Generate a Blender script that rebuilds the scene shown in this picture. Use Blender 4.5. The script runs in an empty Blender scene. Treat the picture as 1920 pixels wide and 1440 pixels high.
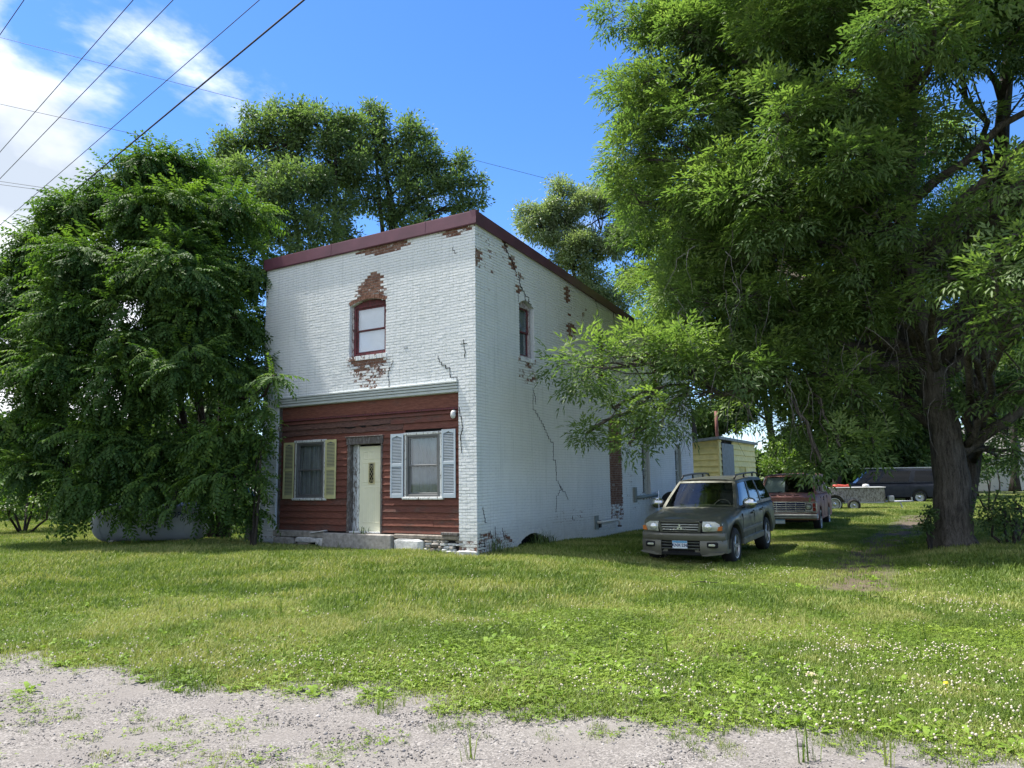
import bpy, bmesh, math, random
import numpy as np
from mathutils import Vector, Matrix, Euler, noise as mnoise
R = math.radians
rng = np.random.default_rng(7)
random.seed(7)
scene = bpy.context.scene
COL = scene.collection

# ---------------------------------------------------------------- camera
F_PX, EYE = 1395.0, 1.6
PITCH, ROLL = R(7.5), R(0.8)
c_, s_ = math.cos(ROLL), math.sin(ROLL)
FW = np.array([0, math.cos(PITCH), math.sin(PITCH)])
_r = np.array([1.0, 0, 0]); _u = np.array([0, -math.sin(PITCH), math.cos(PITCH)])
RT = c_*_r - s_*_u; UP = s_*_r + c_*_u
CAM = np.array([0, 0, EYE])
cam = bpy.data.cameras.new('camera'); cam.sensor_width = 36; cam.lens = F_PX/1920*36
cam.clip_start = 0.05; cam.clip_end = 3000
camo = bpy.data.objects.new('camera', cam); COL.objects.link(camo)
camo.matrix_world = Matrix(((RT[0], UP[0], -FW[0], CAM[0]), (RT[1], UP[1], -FW[1], CAM[1]), (RT[2], UP[2], -FW[2], CAM[2]), (0, 0, 0, 1)))
scene.camera = camo

# ---------------------------------------------------------------- light
SUN_AZ, SUN_EL = R(291), R(64)          # azimuth from +Y clockwise
SUN_DIR = Vector((math.sin(SUN_AZ)*math.cos(SUN_EL), math.cos(SUN_AZ)*math.cos(SUN_EL), math.sin(SUN_EL)))
sun = bpy.data.lights.new('sun', 'SUN'); sun.energy = 4.1; sun.angle = R(1.6); sun.color = (1.0, 0.955, 0.88)
suno = bpy.data.objects.new('sun', sun); COL.objects.link(suno)
suno.rotation_euler = SUN_DIR.to_track_quat('Z', 'Y').to_euler()
world = bpy.data.worlds.new('World'); scene.world = world; world.use_nodes = True
wn, wl = world.node_tree.nodes, world.node_tree.links
wn.clear()
sky = wn.new('ShaderNodeTexSky'); sky.sky_type = 'NISHITA'; sky.sun_disc = False
sky.sun_elevation = SUN_EL; sky.sun_rotation = SUN_AZ; sky.altitude = 300; sky.air_density = 1.0; sky.dust_density = 0.3; sky.ozone_density = 3.0
tc = wn.new('ShaderNodeTexCoord')
hs = wn.new('ShaderNodeHueSaturation'); hs.inputs['Saturation'].default_value = 1.2; hs.inputs['Value'].default_value = 1.0
tn = wn.new('ShaderNodeMix'); tn.data_type = 'RGBA'; tn.blend_type = 'MULTIPLY'; tn.inputs['Factor'].default_value = 1.0; tn.inputs['B'].default_value = (0.94, 0.95, 1.08, 1)
wl.new(sky.outputs[0], tn.inputs['A']); wl.new(tn.outputs['Result'], hs.inputs['Color'])
# clouds: fractal noise on the sky direction, more of it towards the low western sky
mp = wn.new('ShaderNodeMapping'); mp.inputs['Scale'].default_value = (1, 1, 1.7); mp.inputs['Rotation'].default_value = (0, R(35), R(20))
wl.new(tc.outputs['Generated'], mp.inputs['Vector'])
n1 = wn.new('ShaderNodeTexNoise'); n1.inputs['Scale'].default_value = 3.4; n1.inputs['Detail'].default_value = 9; n1.inputs['Roughness'].default_value = 0.56; n1.inputs['Distortion'].default_value = 0.15
wl.new(mp.outputs[0], n1.inputs['Vector'])
def cdir(az, el):
    az, el = R(az), R(el)
    return (math.sin(az)*math.cos(el), math.cos(az)*math.cos(el), math.sin(el))
def wmath(op, a, b=None, clamp=False):
    m = wn.new('ShaderNodeMath'); m.operation = op; m.use_clamp = clamp
    for i, v in enumerate((a, b)):
        if v is None: continue
        if isinstance(v, (int, float)): m.inputs[i].default_value = v
        else: wl.new(v, m.inputs[i])
    return m.outputs[0]
def bank(az, el, lo, hi):
    d = wn.new('ShaderNodeVectorMath'); d.operation = 'DOT_PRODUCT'
    wl.new(tc.outputs['Generated'], d.inputs[0]); d.inputs[1].default_value = cdir(az, el)
    mr = wn.new('ShaderNodeMapRange'); mr.interpolation_type = 'SMOOTHSTEP'
    wl.new(d.outputs['Value'], mr.inputs[0]); mr.inputs[1].default_value = math.cos(R(lo)); mr.inputs[2].default_value = math.cos(R(hi))
    return mr.outputs[0]
b1 = bank(-57, -1, 42, 24)
b2 = bank(-31, 36, 15, 3)
b3 = bank(95, 14, 60, 20)
b4 = bank(-125, 30, 80, 50)  # unseen bank behind the camera, added to brighten the house front
bb = wmath('ADD', wmath('MULTIPLY', b1, 0.56), wmath('ADD', wmath('MULTIPLY', b2, 0.26), wmath('ADD', wmath('MULTIPLY', b3, 0.0), wmath('MULTIPLY', b4, 0.42))))
cm = wmath('ADD', wmath('SUBTRACT', wmath('MULTIPLY', n1.outputs['Fac'], 1.5), 0.25), bb)
mr = wn.new('ShaderNodeMapRange'); mr.interpolation_type = 'SMOOTHSTEP'
wl.new(cm, mr.inputs[0]); mr.inputs[1].default_value = 0.69; mr.inputs[2].default_value = 0.93
n2 = wn.new('ShaderNodeTexNoise'); n2.inputs['Scale'].default_value = 5.0; n2.inputs['Detail'].default_value = 6
wl.new(mp.outputs[0], n2.inputs['Vector'])
cr = wn.new('ShaderNodeValToRGB'); cr.color_ramp.elements[0].color = (3.0, 3.4, 4.0, 1); cr.color_ramp.elements[1].color = (6.6, 6.7, 6.9, 1)
cr.color_ramp.elements[0].position = 0.36; cr.color_ramp.elements[1].position = 0.66
wl.new(n2.outputs['Fac'], cr.inputs[0])
mx = wn.new('ShaderNodeMix'); mx.data_type = 'RGBA'
wl.new(mr.outputs[0], mx.inputs['Factor']); wl.new(hs.outputs[0], mx.inputs['A']); wl.new(cr.outputs[0], mx.inputs['B'])
bg = wn.new('ShaderNodeBackground'); bg.inputs['Strength'].default_value = 0.105
wl.new(mx.outputs['Result'], bg.inputs['Color'])
wo = wn.new('ShaderNodeOutputWorld'); wl.new(bg.outputs[0], wo.inputs['Surface'])
scene.view_settings.view_transform = 'Standard'; scene.view_settings.look = 'None'
scene.view_settings.exposure = 1.2; scene.view_settings.gamma = 1.0; scene.view_settings.use_curve_mapping = False
scene.cycles.max_bounces = 7; scene.cycles.diffuse_bounces = 3; scene.cycles.glossy_bounces = 3
scene.cycles.transmission_bounces = 5; scene.cycles.transparent_max_bounces = 6

# ---------------------------------------------------------------- helpers
def ray(px, py): return FW + (px-960)/F_PX*RT - (py-720)/F_PX*UP
def at_depth(px, py, Y):
    d = ray(px, py); return CAM + d*Y/d[1]

class MB:
    """collects vertices and faces, links them as ONE mesh object"""
    def __init__(s): s.v = []; s.f = []; s.m = []; s.mi = 0; s.attr = []; s.av = 0.0
    def add(s, vs, fs):
        b = len(s.v); s.v.extend([tuple(p) for p in vs]); s.attr.extend([s.av]*len(vs))
        s.f.extend([tuple(b+i for i in f) for f in fs]); s.m.extend([s.mi]*len(fs))
    def box(s, x0, x1, y0, y1, z0, z1, M=None):
        vs = [Vector((x, y, z)) for x in (x0, x1) for y in (y0, y1) for z in (z0, z1)]
        if M is not None: vs = [M @ p for p in vs]
        s.add(vs, [(0, 1, 3, 2), (4, 6, 7, 5), (0, 4, 5, 1), (2, 3, 7, 6), (0, 2, 6, 4), (1, 5, 7, 3)])
    def bbox(s, x0, x1, y0, y1, z0, z1, b=0.01, M=None):
        """box with chamfered edges"""
        bm = bmesh.new(); bmesh.ops.create_cube(bm, size=1)
        for v in bm.verts: v.co = Vector(((x0+x1)/2+v.co.x*(x1-x0), (y0+y1)/2+v.co.y*(y1-y0), (z0+z1)/2+v.co.z*(z1-z0)))
        b = min(b, abs(x1-x0)*.45, abs(y1-y0)*.45, abs(z1-z0)*.45)
        bmesh.ops.bevel(bm, geom=bm.edges[:], offset=b, segments=1, affect='EDGES', profile=0.5)
        vs = [v.co.copy() for v in bm.verts]
        if M is not None: vs = [M @ p for p in vs]
        bm.verts.index_update(); s.add(vs, [tuple(v.index for v in f.verts) for f in bm.faces]); bm.free()
    def prism(s, pts, y0, y1, M=None, axis='y'):
        n = len(pts)
        def P(a, b, c): return {'y': Vector((a, c, b)), 'x': Vector((c, a, b)), 'z': Vector((a, b, c))}[axis]
        vs = [P(a, b, y0) for a, b in pts] + [P(a, b, y1) for a, b in pts]
        if M is not None: vs = [M @ p for p in vs]
        s.add(vs, [tuple(range(n)), tuple(range(2*n-1, n-1, -1))] + [(i, i+n, (i+1) % n+n, (i+1) % n) for i in range(n)])
    def tube(s, pts, rads, n=8, caps=True):
        pts = [Vector(p) for p in pts]
        if not hasattr(rads, '__len__'): rads = [rads]*len(pts)
        rings = []; up = None
        for i, p in enumerate(pts):
            t = (pts[min(i+1, len(pts)-1)]-pts[max(i-1, 0)])
            t = t.normalized() if t.length > 1e-9 else Vector((0, 0, 1))
            if up is None: up = t.orthogonal().normalized()
            up = (up - t*up.dot(t)); up = up.normalized() if up.length > 1e-6 else t.orthogonal().normalized()
            sd = t.cross(up)
            rings.append([p + (up*math.cos(a)+sd*math.sin(a))*rads[i] for a in [2*math.pi*k/n for k in range(n)]])
        vs = [q for r_ in rings for q in r_]; fs = []
        for i in range(len(pts)-1):
            for k in range(n):
                k2 = (k+1) % n; fs.append((i*n+k, i*n+k2, (i+1)*n+k2, (i+1)*n+k))
        if caps: fs.append(tuple(range(n-1, -1, -1))); fs.append(tuple((len(pts)-1)*n+k for k in range(n)))
        s.add(vs, fs)
    def cyl(s, c, axis, r0, r1, h, n=24, caps=True):
        a = Vector(axis).normalized(); c = Vector(c); s.tube([c, c+a*h], [r0, r1], n, caps)
    def lathe(s, prof, M, n=32):
        """prof: (radius, height) about local z, M places it"""
        vs = []
        for r_, h in prof:
            for k in range(n):
                a = 2*math.pi*k/n; vs.append(M @ Vector((r_*math.cos(a), r_*math.sin(a), h)))
        fs = []
        for i in range(len(prof)-1):
            for k in range(n):
                k2 = (k+1) % n; fs.append((i*n+k, i*n+k2, (i+1)*n+k2, (i+1)*n+k))
        s.add(vs, fs)
    def build(s, name, mats, parent=None, smooth=False, sharp=None, loc=None, stuff=False, attr=None):
        me = bpy.data.meshes.new(name); me.from_pydata(s.v, [], s.f)
        mats = mats if isinstance(mats, (list, tuple)) else [mats]
        for m in mats: me.materials.append(m)
        if len(mats) > 1: me.polygons.foreach_set('material_index', s.m)
        bm = bmesh.new(); bm.from_mesh(me); bmesh.ops.recalc_face_normals(bm, faces=bm.faces[:]); bm.to_mesh(me); bm.free()
        if attr:
            a = me.attributes.new(attr, 'FLOAT', 'POINT'); a.data.foreach_set('value', s.attr)
        if smooth or sharp:
            me.polygons.foreach_set('use_smooth', [True]*len(me.polygons))
            if sharp: me.set_sharp_from_angle(angle=R(sharp))
        o = bpy.data.objects.new(name, me); COL.objects.link(o)
        if parent: o.parent = parent
        if loc: o.location = loc
        if stuff: o['kind'] = 'stuff'
        return o
def np_mesh(name, V, Fq, mat, parent=None, attrs=None, nv=4, kind=None, smooth=False):
    """fast mesh from numpy vertices and faces of nv corners each"""
    me = bpy.data.meshes.new(name); me.vertices.add(len(V)); me.vertices.foreach_set('co', np.asarray(V, np.float32).ravel())
    nf = len(Fq); me.loops.add(nf*nv); me.loops.foreach_set('vertex_index', np.asarray(Fq, np.int32).ravel())
    me.polygons.add(nf); me.polygons.foreach_set('loop_start', np.arange(nf, dtype=np.int32)*nv)
    me.update(calc_edges=True)
    if smooth: me.polygons.foreach_set('use_smooth', np.ones(nf, bool))
    for k, a in (attrs or {}).items():
        at = me.attributes.new(k, 'FLOAT', 'POINT'); at.data.foreach_set('value', np.asarray(a, np.float32))
    for m in (mat if isinstance(mat, (list, tuple)) else [mat]): me.materials.append(m)
    o = bpy.data.objects.new(name, me); COL.objects.link(o)
    if parent: o.parent = parent
    if kind: o['kind'] = kind
    return o
def tag(o, label=None, cat=None, group=None, kind=None):
    if label: o['label'] = label
    if cat: o['category'] = cat
    if group: o['group'] = group
    if kind: o['kind'] = kind
    return o
def empty(name, loc, rz=0.0, label=None, cat=None, group=None, rx=0.0):
    o = bpy.data.objects.new(name, None); COL.objects.link(o); o.location = [float(v) for v in loc]; o.rotation_euler = (rx, 0, rz)
    o.empty_display_size = 0.2
    return tag(o, label, cat, group)

# ---------------------------------------------------------------- materials
class NT:
    def __init__(s, name):
        s.m = bpy.data.materials.new(name); s.m.use_nodes = True; s.n = s.m.node_tree.nodes; s.l = s.m.node_tree.links
        s.b = s.n['Principled BSDF']; s.out = s.n['Material Output']; s._c = None
    def co(s):
        if s._c is None: s._c = s.n.new('ShaderNodeTexCoord')
        return s._c.outputs['Object']
    def world_co(s):
        g = s.n.new('ShaderNodeNewGeometry')
        class _C: outputs = {'Object': g.outputs['Position']}
        s._c = _C
    def set(s, **k):
        for a, v in k.items():
            i = s.b.inputs[{'rough': 'Roughness', 'metal': 'Metallic', 'spec': 'Specular IOR Level', 'color': 'Base Color', 'coat': 'Coat Weight', 'trans': 'Transmission Weight', 'alpha': 'Alpha', 'ior': 'IOR', 'sheen': 'Sheen Weight', 'emit': 'Emission Strength', 'ecol': 'Emission Color'}[a]]
            if hasattr(v, 'node'): s.l.new(v, i)
            else: i.default_value = (*v, 1) if isinstance(v, tuple) and len(v) == 3 else v
        return s
    def noise(s, scale=5, detail=4, rough=0.55, vec=None, dist=0.0, sc=None, col=False):
        t = s.n.new('ShaderNodeTexNoise'); t.inputs['Scale'].default_value = scale; t.inputs['Detail'].default_value = detail
        t.inputs['Roughness'].default_value = rough; t.inputs['Distortion'].default_value = dist
        v = vec if vec is not None else s.co()
        if sc:
            m = s.n.new('ShaderNodeMapping'); m.inputs['Scale'].default_value = sc; s.l.new(v, m.inputs[0]); v = m.outputs[0]
        s.l.new(v, t.inputs['Vector']); return t.outputs['Color' if col else 'Fac']
    def ramp(s, fac, *stops, interp='LINEAR'):
        r_ = s.n.new('ShaderNodeValToRGB'); r_.color_ramp.interpolation = interp; e = r_.color_ramp.elements
        while len(e) < len(stops): e.new(0.5)
        for i, (p, c) in enumerate(stops):
            e[i].position = p; e[i].color = (*c, 1) if hasattr(c, '__len__') else (c, c, c, 1)
        s.l.new(fac, r_.inputs[0]); return r_.outputs[0]
    def mix(s, fac, a, b, mode='MIX'):
        m = s.n.new('ShaderNodeMix'); m.data_type = 'RGBA'; m.blend_type = mode
        for k, v in (('Factor', fac), ('A', a), ('B', b)):
            i = m.inputs[k]
            if hasattr(v, 'node'): s.l.new(v, i)
            else: i.default_value = (*v, 1) if isinstance(v, tuple) else v
        return m.outputs['Result']
    def math(s, op, a, b=0.0, clamp=False):
        m = s.n.new('ShaderNodeMath'); m.operation = op; m.use_clamp = clamp
        for i, v in enumerate((a, b)):
            if hasattr(v, 'node'): s.l.new(v, m.inputs[i])
            else: m.inputs[i].default_value = v
        return m.outputs[0]
    def attr(s, name, kind='GEOMETRY'):
        a = s.n.new('ShaderNodeAttribute'); a.attribute_name = name; a.attribute_type = kind; return a.outputs['Fac']
    def rand(s):
        return s.n.new('ShaderNodeObjectInfo').outputs['Random']
    def bump(s, h, strength=0.3, dist=0.01):
        b = s.n.new('ShaderNodeBump'); b.inputs['Strength'].default_value = strength; b.inputs['Distance'].default_value = dist
        if s.b.inputs['Normal'].is_linked: s.l.new(s.b.inputs['Normal'].links[0].from_socket, b.inputs['Normal'])
        s.l.new(h, b.inputs['Height']); s.l.new(b.outputs[0], s.b.inputs['Normal']); return s
M = {}
def simple(name, col, rough=0.6, var=0.25, scale=8, metal=0.0, spec=0.4, bump=0.0, coat=0.0, bscale=40):
    t = NT(name); n = t.noise(scale, 5)
    d = tuple(c*(1-var) for c in col); l = tuple(min(1, c*(1+var*.6)) for c in col)
    t.set(color=t.ramp(n, (0.3, d), (0.7, l)), rough=rough, metal=metal, spec=spec, coat=coat)
    if bump: t.bump(t.noise(bscale, 4), bump, 0.01)
    M[name] = t.m; return t

def paint_brick():
    t = NT('painted_brick'); pe = t.attr('peel'); t.world_co()
    fine = t.noise(55, 6, 0.7); mid = t.noise(9, 5, 0.6); big = t.noise(0.8, 4, 0.6); streak = t.noise(3, 4, 0.6, sc=(3.0, 3.0, 0.25))
    white = t.ramp(big, (0.3, (0.735, 0.755, 0.76)), (0.7, (0.81, 0.825, 0.825)))
    white = t.mix(t.ramp(streak, (0.55, 0.0), (0.8, 0.35)), white, (0.52, 0.56, 0.55))
    white = t.mix(t.ramp(fine, (0.62, 0.0), (0.8, 0.5)), white, (0.5, 0.52, 0.5))
    brk = t.ramp(mid, (0.3, (0.085, 0.038, 0.026)), (0.5, (0.19, 0.095, 0.063)), (0.7, (0.32, 0.22, 0.17)))
    brk = t.mix(t.ramp(fine, (0.45, 0.0), (0.7, 0.7)), brk, (0.20, 0.10, 0.07))
    sc = t.math('ADD', t.math('MULTIPLY', t.noise(11, 8, 0.8), 1.0), t.math('MULTIPLY', pe, 0.5))
    sc = t.math('ADD', sc, t.math('MULTIPLY', t.math('SUBTRACT', big, 0.5), 0.12))
    zz = t.n.new('ShaderNodeSeparateXYZ'); t.l.new(t.co(), zz.inputs[0])
    spl = t.ramp(t.math('ADD', t.math('MULTIPLY', zz.outputs[2], 0.5), t.math('MULTIPLY', t.noise(5, 5, .7), 0.45)), (0.28, 0.55), (0.62, 0.0))
    white = t.mix(spl, white, (0.40, 0.40, 0.36))
    run = t.ramp(t.noise(5, 5, 0.65, sc=(3.5, 3.5, 0.12)), (0.54, 0.0), (0.72, 0.6)); white = t.mix(run, white, (0.50, 0.53, 0.52))
    k = t.ramp(sc, (0.755, 0.0), (0.77, 1.0))
    t.set(color=t.mix(k, white, brk), rough=t.ramp(k, (0, 0.55), (1, 0.92)), spec=0.3)
    t.bump(t.noise(26, 5, 0.7), 0.5, 0.008); t.bump(t.math('MULTIPLY', k, -1.0), 0.6, 0.003)
    M['paint_brick'] = t.m
paint_brick()
def mortar():
    t = NT('mortar_wall'); pe = t.attr('peel'); t.world_co()
    fine = t.noise(40, 5, 0.7)
    sc = t.math('ADD', t.math('MULTIPLY', t.noise(6, 6, 0.8), 0.8), t.math('MULTIPLY', pe, 0.7))
    k = t.ramp(sc, (0.56, 0.0), (0.6, 1.0))
    t.set(color=t.mix(k, t.ramp(fine, (0.35, (0.48, 0.505, 0.515)), (0.65, (0.68, 0.70, 0.71))), t.ramp(fine, (0.35, (0.16, 0.12, 0.10)), (0.65, (0.42, 0.38, 0.34)))), rough=0.9, spec=0.2)
    t.bump(t.noise(60, 4), 0.5, 0.004); M['mortar'] = t.m
mortar()
simple('bare_brick', (0.17, 0.085, 0.055), 0.9, 0.5, 12, bump=0.5)
simple('gap_black', (0.012, 0.012, 0.013), 0.95, 0.2)  # near-black putting deep shade into gaps and recesses; also black trim
simple('maroon_metal', (0.105, 0.034, 0.052), 0.45, 0.28, 1.6, spec=0.5, bump=0.35, bscale=1.6)
simple('roofing', (0.06, 0.055, 0.055), 0.9, 0.3, 4, bump=0.5)
simple('steel_beam', (0.50, 0.54, 0.53), 0.55, 0.12, 5, bump=0.25)
def siding():
    t = NT('red_siding')
    grain = t.noise(7, 8, 0.75, sc=(1.0, 1.0, 14.0)); patch = t.noise(3.2, 5, 0.7, sc=(0.6, 1, 1.8)); rd = t.rand()
    red = t.ramp(grain, (0.3, (0.055, 0.022, 0.017)), (0.5, (0.170, 0.062, 0.043)), (0.7, (0.29, 0.125, 0.085)))
    red = t.mix(t.math('MULTIPLY', rd, 0.45), red, (0.085, 0.030, 0.026))
    worn = t.ramp(t.noise(30, 5, 0.7, sc=(0.3, 1, 4)), (0.4, (0.030, 0.020, 0.018)), (0.65, (0.21, 0.125, 0.10)))
    k = t.ramp(t.math('ADD', patch, t.math('MULTIPLY', t.attr('peel'), 0.24)), (0.56, 0.0), (0.70, 0.75))
    t.set(color=t.mix(k, red, worn), rough=0.75, spec=0.3); t.bump(grain, 0.5, 0.006); M['siding'] = t.m
siding()
def weathered(name, base, bare, thr=0.5):
    t = NT(name); g = t.noise(9, 7, 0.75, sc=(5, 5, 0.6)); p = t.noise(12, 6, 0.75, sc=(2.0, 2.0, 0.7))
    k = t.ramp(p, (thr-0.02, 0.0), (thr+0.04, 1.0))
    t.set(color=t.mix(k, base, t.ramp(g, (0.3, tuple(c*.45 for c in bare)), (0.7, bare))), rough=0.8, spec=0.25); t.bump(g, 0.5, 0.005); t.bump(k, -0.3, 0.003)
    M[name] = t.m
weathered('peeling_white', (0.66, 0.68, 0.67), (0.22, 0.19, 0.17), 0.56)
weathered('grey_wood', (0.20, 0.19, 0.185), (0.15, 0.13, 0.12), 0.45)
weathered('grey_white_wood', (0.45, 0.48, 0.5), (0.19, 0.17, 0.155), 0.5)
weathered('maroon_wood', (0.16, 0.045, 0.055), (0.11, 0.06, 0.055), 0.5)
weathered('white_maroon_wood', (0.5, 0.46, 0.45), (0.16, 0.07, 0.07), 0.52)
simple('screen_frame', (0.16, 0.165, 0.165), 0.5, 0.15, 10, metal=0.3)
simple('cream_door', (0.82, 0.80, 0.60), 0.45, 0.06, 3)
simple('gold_trim', (0.62, 0.56, 0.32), 0.4, 0.15, 9)
simple('yellow_shutter', (0.55, 0.53, 0.27), 0.5, 0.08, 3)
simple('blue_shutter', (0.47, 0.54, 0.60), 0.5, 0.08, 3)
simple('concrete', (0.36, 0.335, 0.30), 0.9, 0.4, 9, bump=0.6, bscale=30)
simple('white_stone', (0.60, 0.60, 0.59), 0.85, 0.3, 10, bump=0.6, bscale=25)
simple('brown_stone', (0.27, 0.235, 0.20), 0.9, 0.45, 12, bump=0.6, bscale=25)
simple('curtain_grey', (0.20, 0.225, 0.235), 0.9, 0.2, 3)
simple('curtain_white', (0.82, 0.82, 0.84), 0.9, 0.12, 3)
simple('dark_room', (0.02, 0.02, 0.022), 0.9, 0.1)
simple('pvc', (0.62, 0.62, 0.60), 0.4, 0.12, 12)
simple('vent_green', (0.20, 0.24, 0.235), 0.5, 0.15, 12)
simple('black_metal', (0.018, 0.019, 0.022), 0.35, 0.2, 10)
simple('black_rubber', (0.02, 0.02, 0.02), 0.8, 0.2, 10)
def glass(name, tint, rough=0.03, alpha=0.35):
    t = NT(name)
    g = t.n.new('ShaderNodeBsdfGlossy'); g.inputs['Roughness'].default_value = rough; g.inputs['Color'].default_value = (0.9, 0.95, 1, 1)
    tr = t.n.new('ShaderNodeBsdfTransparent'); tr.inputs['Color'].default_value = (*tint, 1)
    fr = t.n.new('ShaderNodeLayerWeight'); fr.inputs['Blend'].default_value = 0.5
    a = t.math('ADD', t.math('MULTIPLY', t.math('POWER', fr.outputs['Facing'], 3.5), 0.75), 0.05+alpha*0.25, True)
    ms = t.n.new('ShaderNodeMixShader'); t.l.new(a, ms.inputs[0]); t.l.new(tr.outputs[0], ms.inputs[1]); t.l.new(g.outputs[0], ms.inputs[2])
    t.l.new(ms.outputs[0], t.out.inputs['Surface']); M[name] = t.m
glass('upper_glass', (0.95, 0.96, 0.96), 0.03, 0.6); glass('window_glass', (0.95, 0.96, 0.96), 0.03, 0.02); glass('car_glass', (0.62, 0.68, 0.66), 0.02, 0.0); glass('tinted_glass', (0.05, 0.055, 0.06), 0.02, -0.05)
# ---------------------------------------------------------------- terrain
CTRL = [(-20, 0, 0.02), (0, 0, 0), (20, 0, 0), (-6, 7, 0), (0, 5, 0), (5, 5, 0), (-0.78, 15.8, 0.06), (-3.5, 16.6, 0.05), (-5.5, 18.2, 0.06), (-3, 14, 0.07), (-7, 19.5, 0.09), (-9.2, 19, 0.15), (-14, 18, 0.12),
        (-4, 11, 0.07), (1, 11, 0.06), (4.6, 15.6, -0.19), (3.3, 16.0, -0.19), (3.3, 15.0, -0.19), (4.0, 17.5, -0.14), (1.5, 16.8, 0.08), (6.0, 18.4, -0.10), (2.6, 13.6, -0.04), (9.5, 16.5, 0.0), (5, 12, 0.0), (9, 26, -0.16), (5.3, 24, 0.04), (10.5, 28, -0.12), (15.3, 34, 0.1),
        (12, 20, 0.05), (22, 45, 0.05), (45, 70, 0.3), (9, 33, 0.1), (-12, 30, 0.2), (-30, 40, 0.2), (0, 60, 0.2), (11, 16.5, 0.1), (9, 23.5, -0.14), (10.5, 24.5, -0.14), (-20, 30, 0.2)]
_cp = np.array(CTRL)
def hgt(x, y):
    x = np.atleast_1d(np.asarray(x, float)); y = np.atleast_1d(np.asarray(y, float)); sh = x.shape
    X_, Y_ = x.ravel(), y.ravel()
    out = np.zeros_like(X_); ws = np.zeros_like(X_)
    for cx, cy, cz in CTRL:
        s = 1.15 + 0.08*math.hypot(cx, cy)
        w = np.exp(-((X_-cx)**2+(Y_-cy)**2)/(2*s*s)) + 1e-9/(1+((X_-cx)**2+(Y_-cy)**2))
        out += w*cz; ws += w
    r_ = out/ws
    near = np.clip((60-np.hypot(X_, Y_))/40, 0, 1)
    r_ = r_ + near*0.018*(np.sin(X_*1.3+1.7*np.cos(Y_*0.9))+np.sin(Y_*1.1+X_*0.6))
    return r_.reshape(sh)
def H(x, y): return float(hgt(x, y)[0])
RD = np.array([0.945, -0.327])         # the road runs along the house front
RN = np.array([0.327, 0.945])
def road_d(x, y):
    """metres beyond the gravel's grass edge; negative on the gravel"""
    return (x*RN[0]+y*RN[1]) - 5.06 - 0.10*np.sin(x*0.9+1) - 0.07*np.sin(x*2.3)
def fbm(x, y, sc, seed=0, oct=3):
    out = np.zeros(len(x)); a = 0.5
    for o in range(oct):
        k = rng_tab[seed+o]
        xi, yi = x*sc, y*sc; x0 = np.floor(xi).astype(int); y0 = np.floor(yi).astype(int); fx = xi-x0; fy = yi-y0
        fx = fx*fx*(3-2*fx); fy = fy*fy*(3-2*fy)
        g = lambda i, j: k[(i % 128), (j % 128)]
        out += a*((g(x0, y0)*(1-fx)+g(x0+1, y0)*fx)*(1-fy)+(g(x0, y0+1)*(1-fx)+g(x0+1, y0+1)*fx)*fy)
        a *= 0.5; sc *= 2.07
    return out/(1-0.5**oct)
_tr = np.random.default_rng(99); rng_tab = [_tr.random((128, 128)) for _ in range(24)]

def axis_pts(lo, hi, fine_lo, fine_hi, fine, grow=1.25):
    a = list(np.arange(fine_lo, fine_hi+1e-6, fine)); st = fine
    while a[-1] < hi: st *= grow; a.append(a[-1]+st)
    st = fine
    while a[0] > lo: st *= grow; a.insert(0, a[0]-st)
    return np.array(a)
gx = axis_pts(-900, 900, -16, 20, 0.22); gy = axis_pts(-300, 1200, 3, 36, 0.22)
GX, GY = np.meshgrid(gx, gy, indexing='ij'); GZ = hgt(GX, GY)
# worn wheel rut beside the big tree
rut = [(5.2, 11.6), (5.9, 13.2), (7.9, 16.9), (10.5, 21.0), (16, 30)]
def seg_d(x, y, pl):
    d = np.full(x.shape, 1e9)
    for (ax, ay), (bx, by) in zip(pl[:-1], pl[1:]):
        t = np.clip(((x-ax)*(bx-ax)+(y-ay)*(by-ay))/((bx-ax)**2+(by-ay)**2), 0, 1)
        d = np.minimum(d, np.hypot(x-ax-t*(bx-ax), y-ay-t*(by-ay)))
    return d
GZ = GZ - 0.06*np.exp(-(seg_d(GX, GY, rut)/0.22)**2)
BARE = np.clip(1.6-seg_d(GX, GY, rut)/.5, 0, 1)*(GY > 10.8)
BARE = np.maximum(BARE, .9*np.exp(-(((GX-6.1)/1.3)**2+((GY-20.3)/1.6)**2))); BARE = np.maximum(BARE, .8*np.exp(-(((GX-1.95)/.5)**2+((GY-6.9)/.45)**2)))
nx, ny = len(gx), len(gy); idx = np.arange(nx*ny).reshape(nx, ny)
Fg = np.stack([idx[:-1, :-1], idx[1:, :-1], idx[1:, 1:], idx[:-1, 1:]], -1).reshape(-1, 4)
t = NT('turf_soil')
far = t.noise(0.6, 5, 0.6); fine = t.noise(30, 6, 0.7)
grass_c = t.ramp(t.noise(4.0, 6, 0.7), (0.3, (0.045, 0.075, 0.018)), (0.7, (0.10, 0.14, 0.035)))
soil = t.ramp(fine, (0.3, (0.075, 0.060, 0.043)), (0.7, (0.19, 0.155, 0.115)))
t.set(color=t.mix(t.math('MAXIMUM', t.ramp(far, (0.45, 0.15), (0.65, 0.45)), t.attr('bare')), grass_c, soil), rough=0.95, spec=0.1); t.bump(fine, 0.6, 0.03)
M['turf'] = t.m
ground = np_mesh('ground', np.stack([GX, GY, GZ], -1).reshape(-1, 3), Fg, M['turf'], kind='structure', smooth=True, attrs={'bare': BARE.ravel()})
ground['label'] = 'rough turf lawn ground reaching back under the trees'
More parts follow.
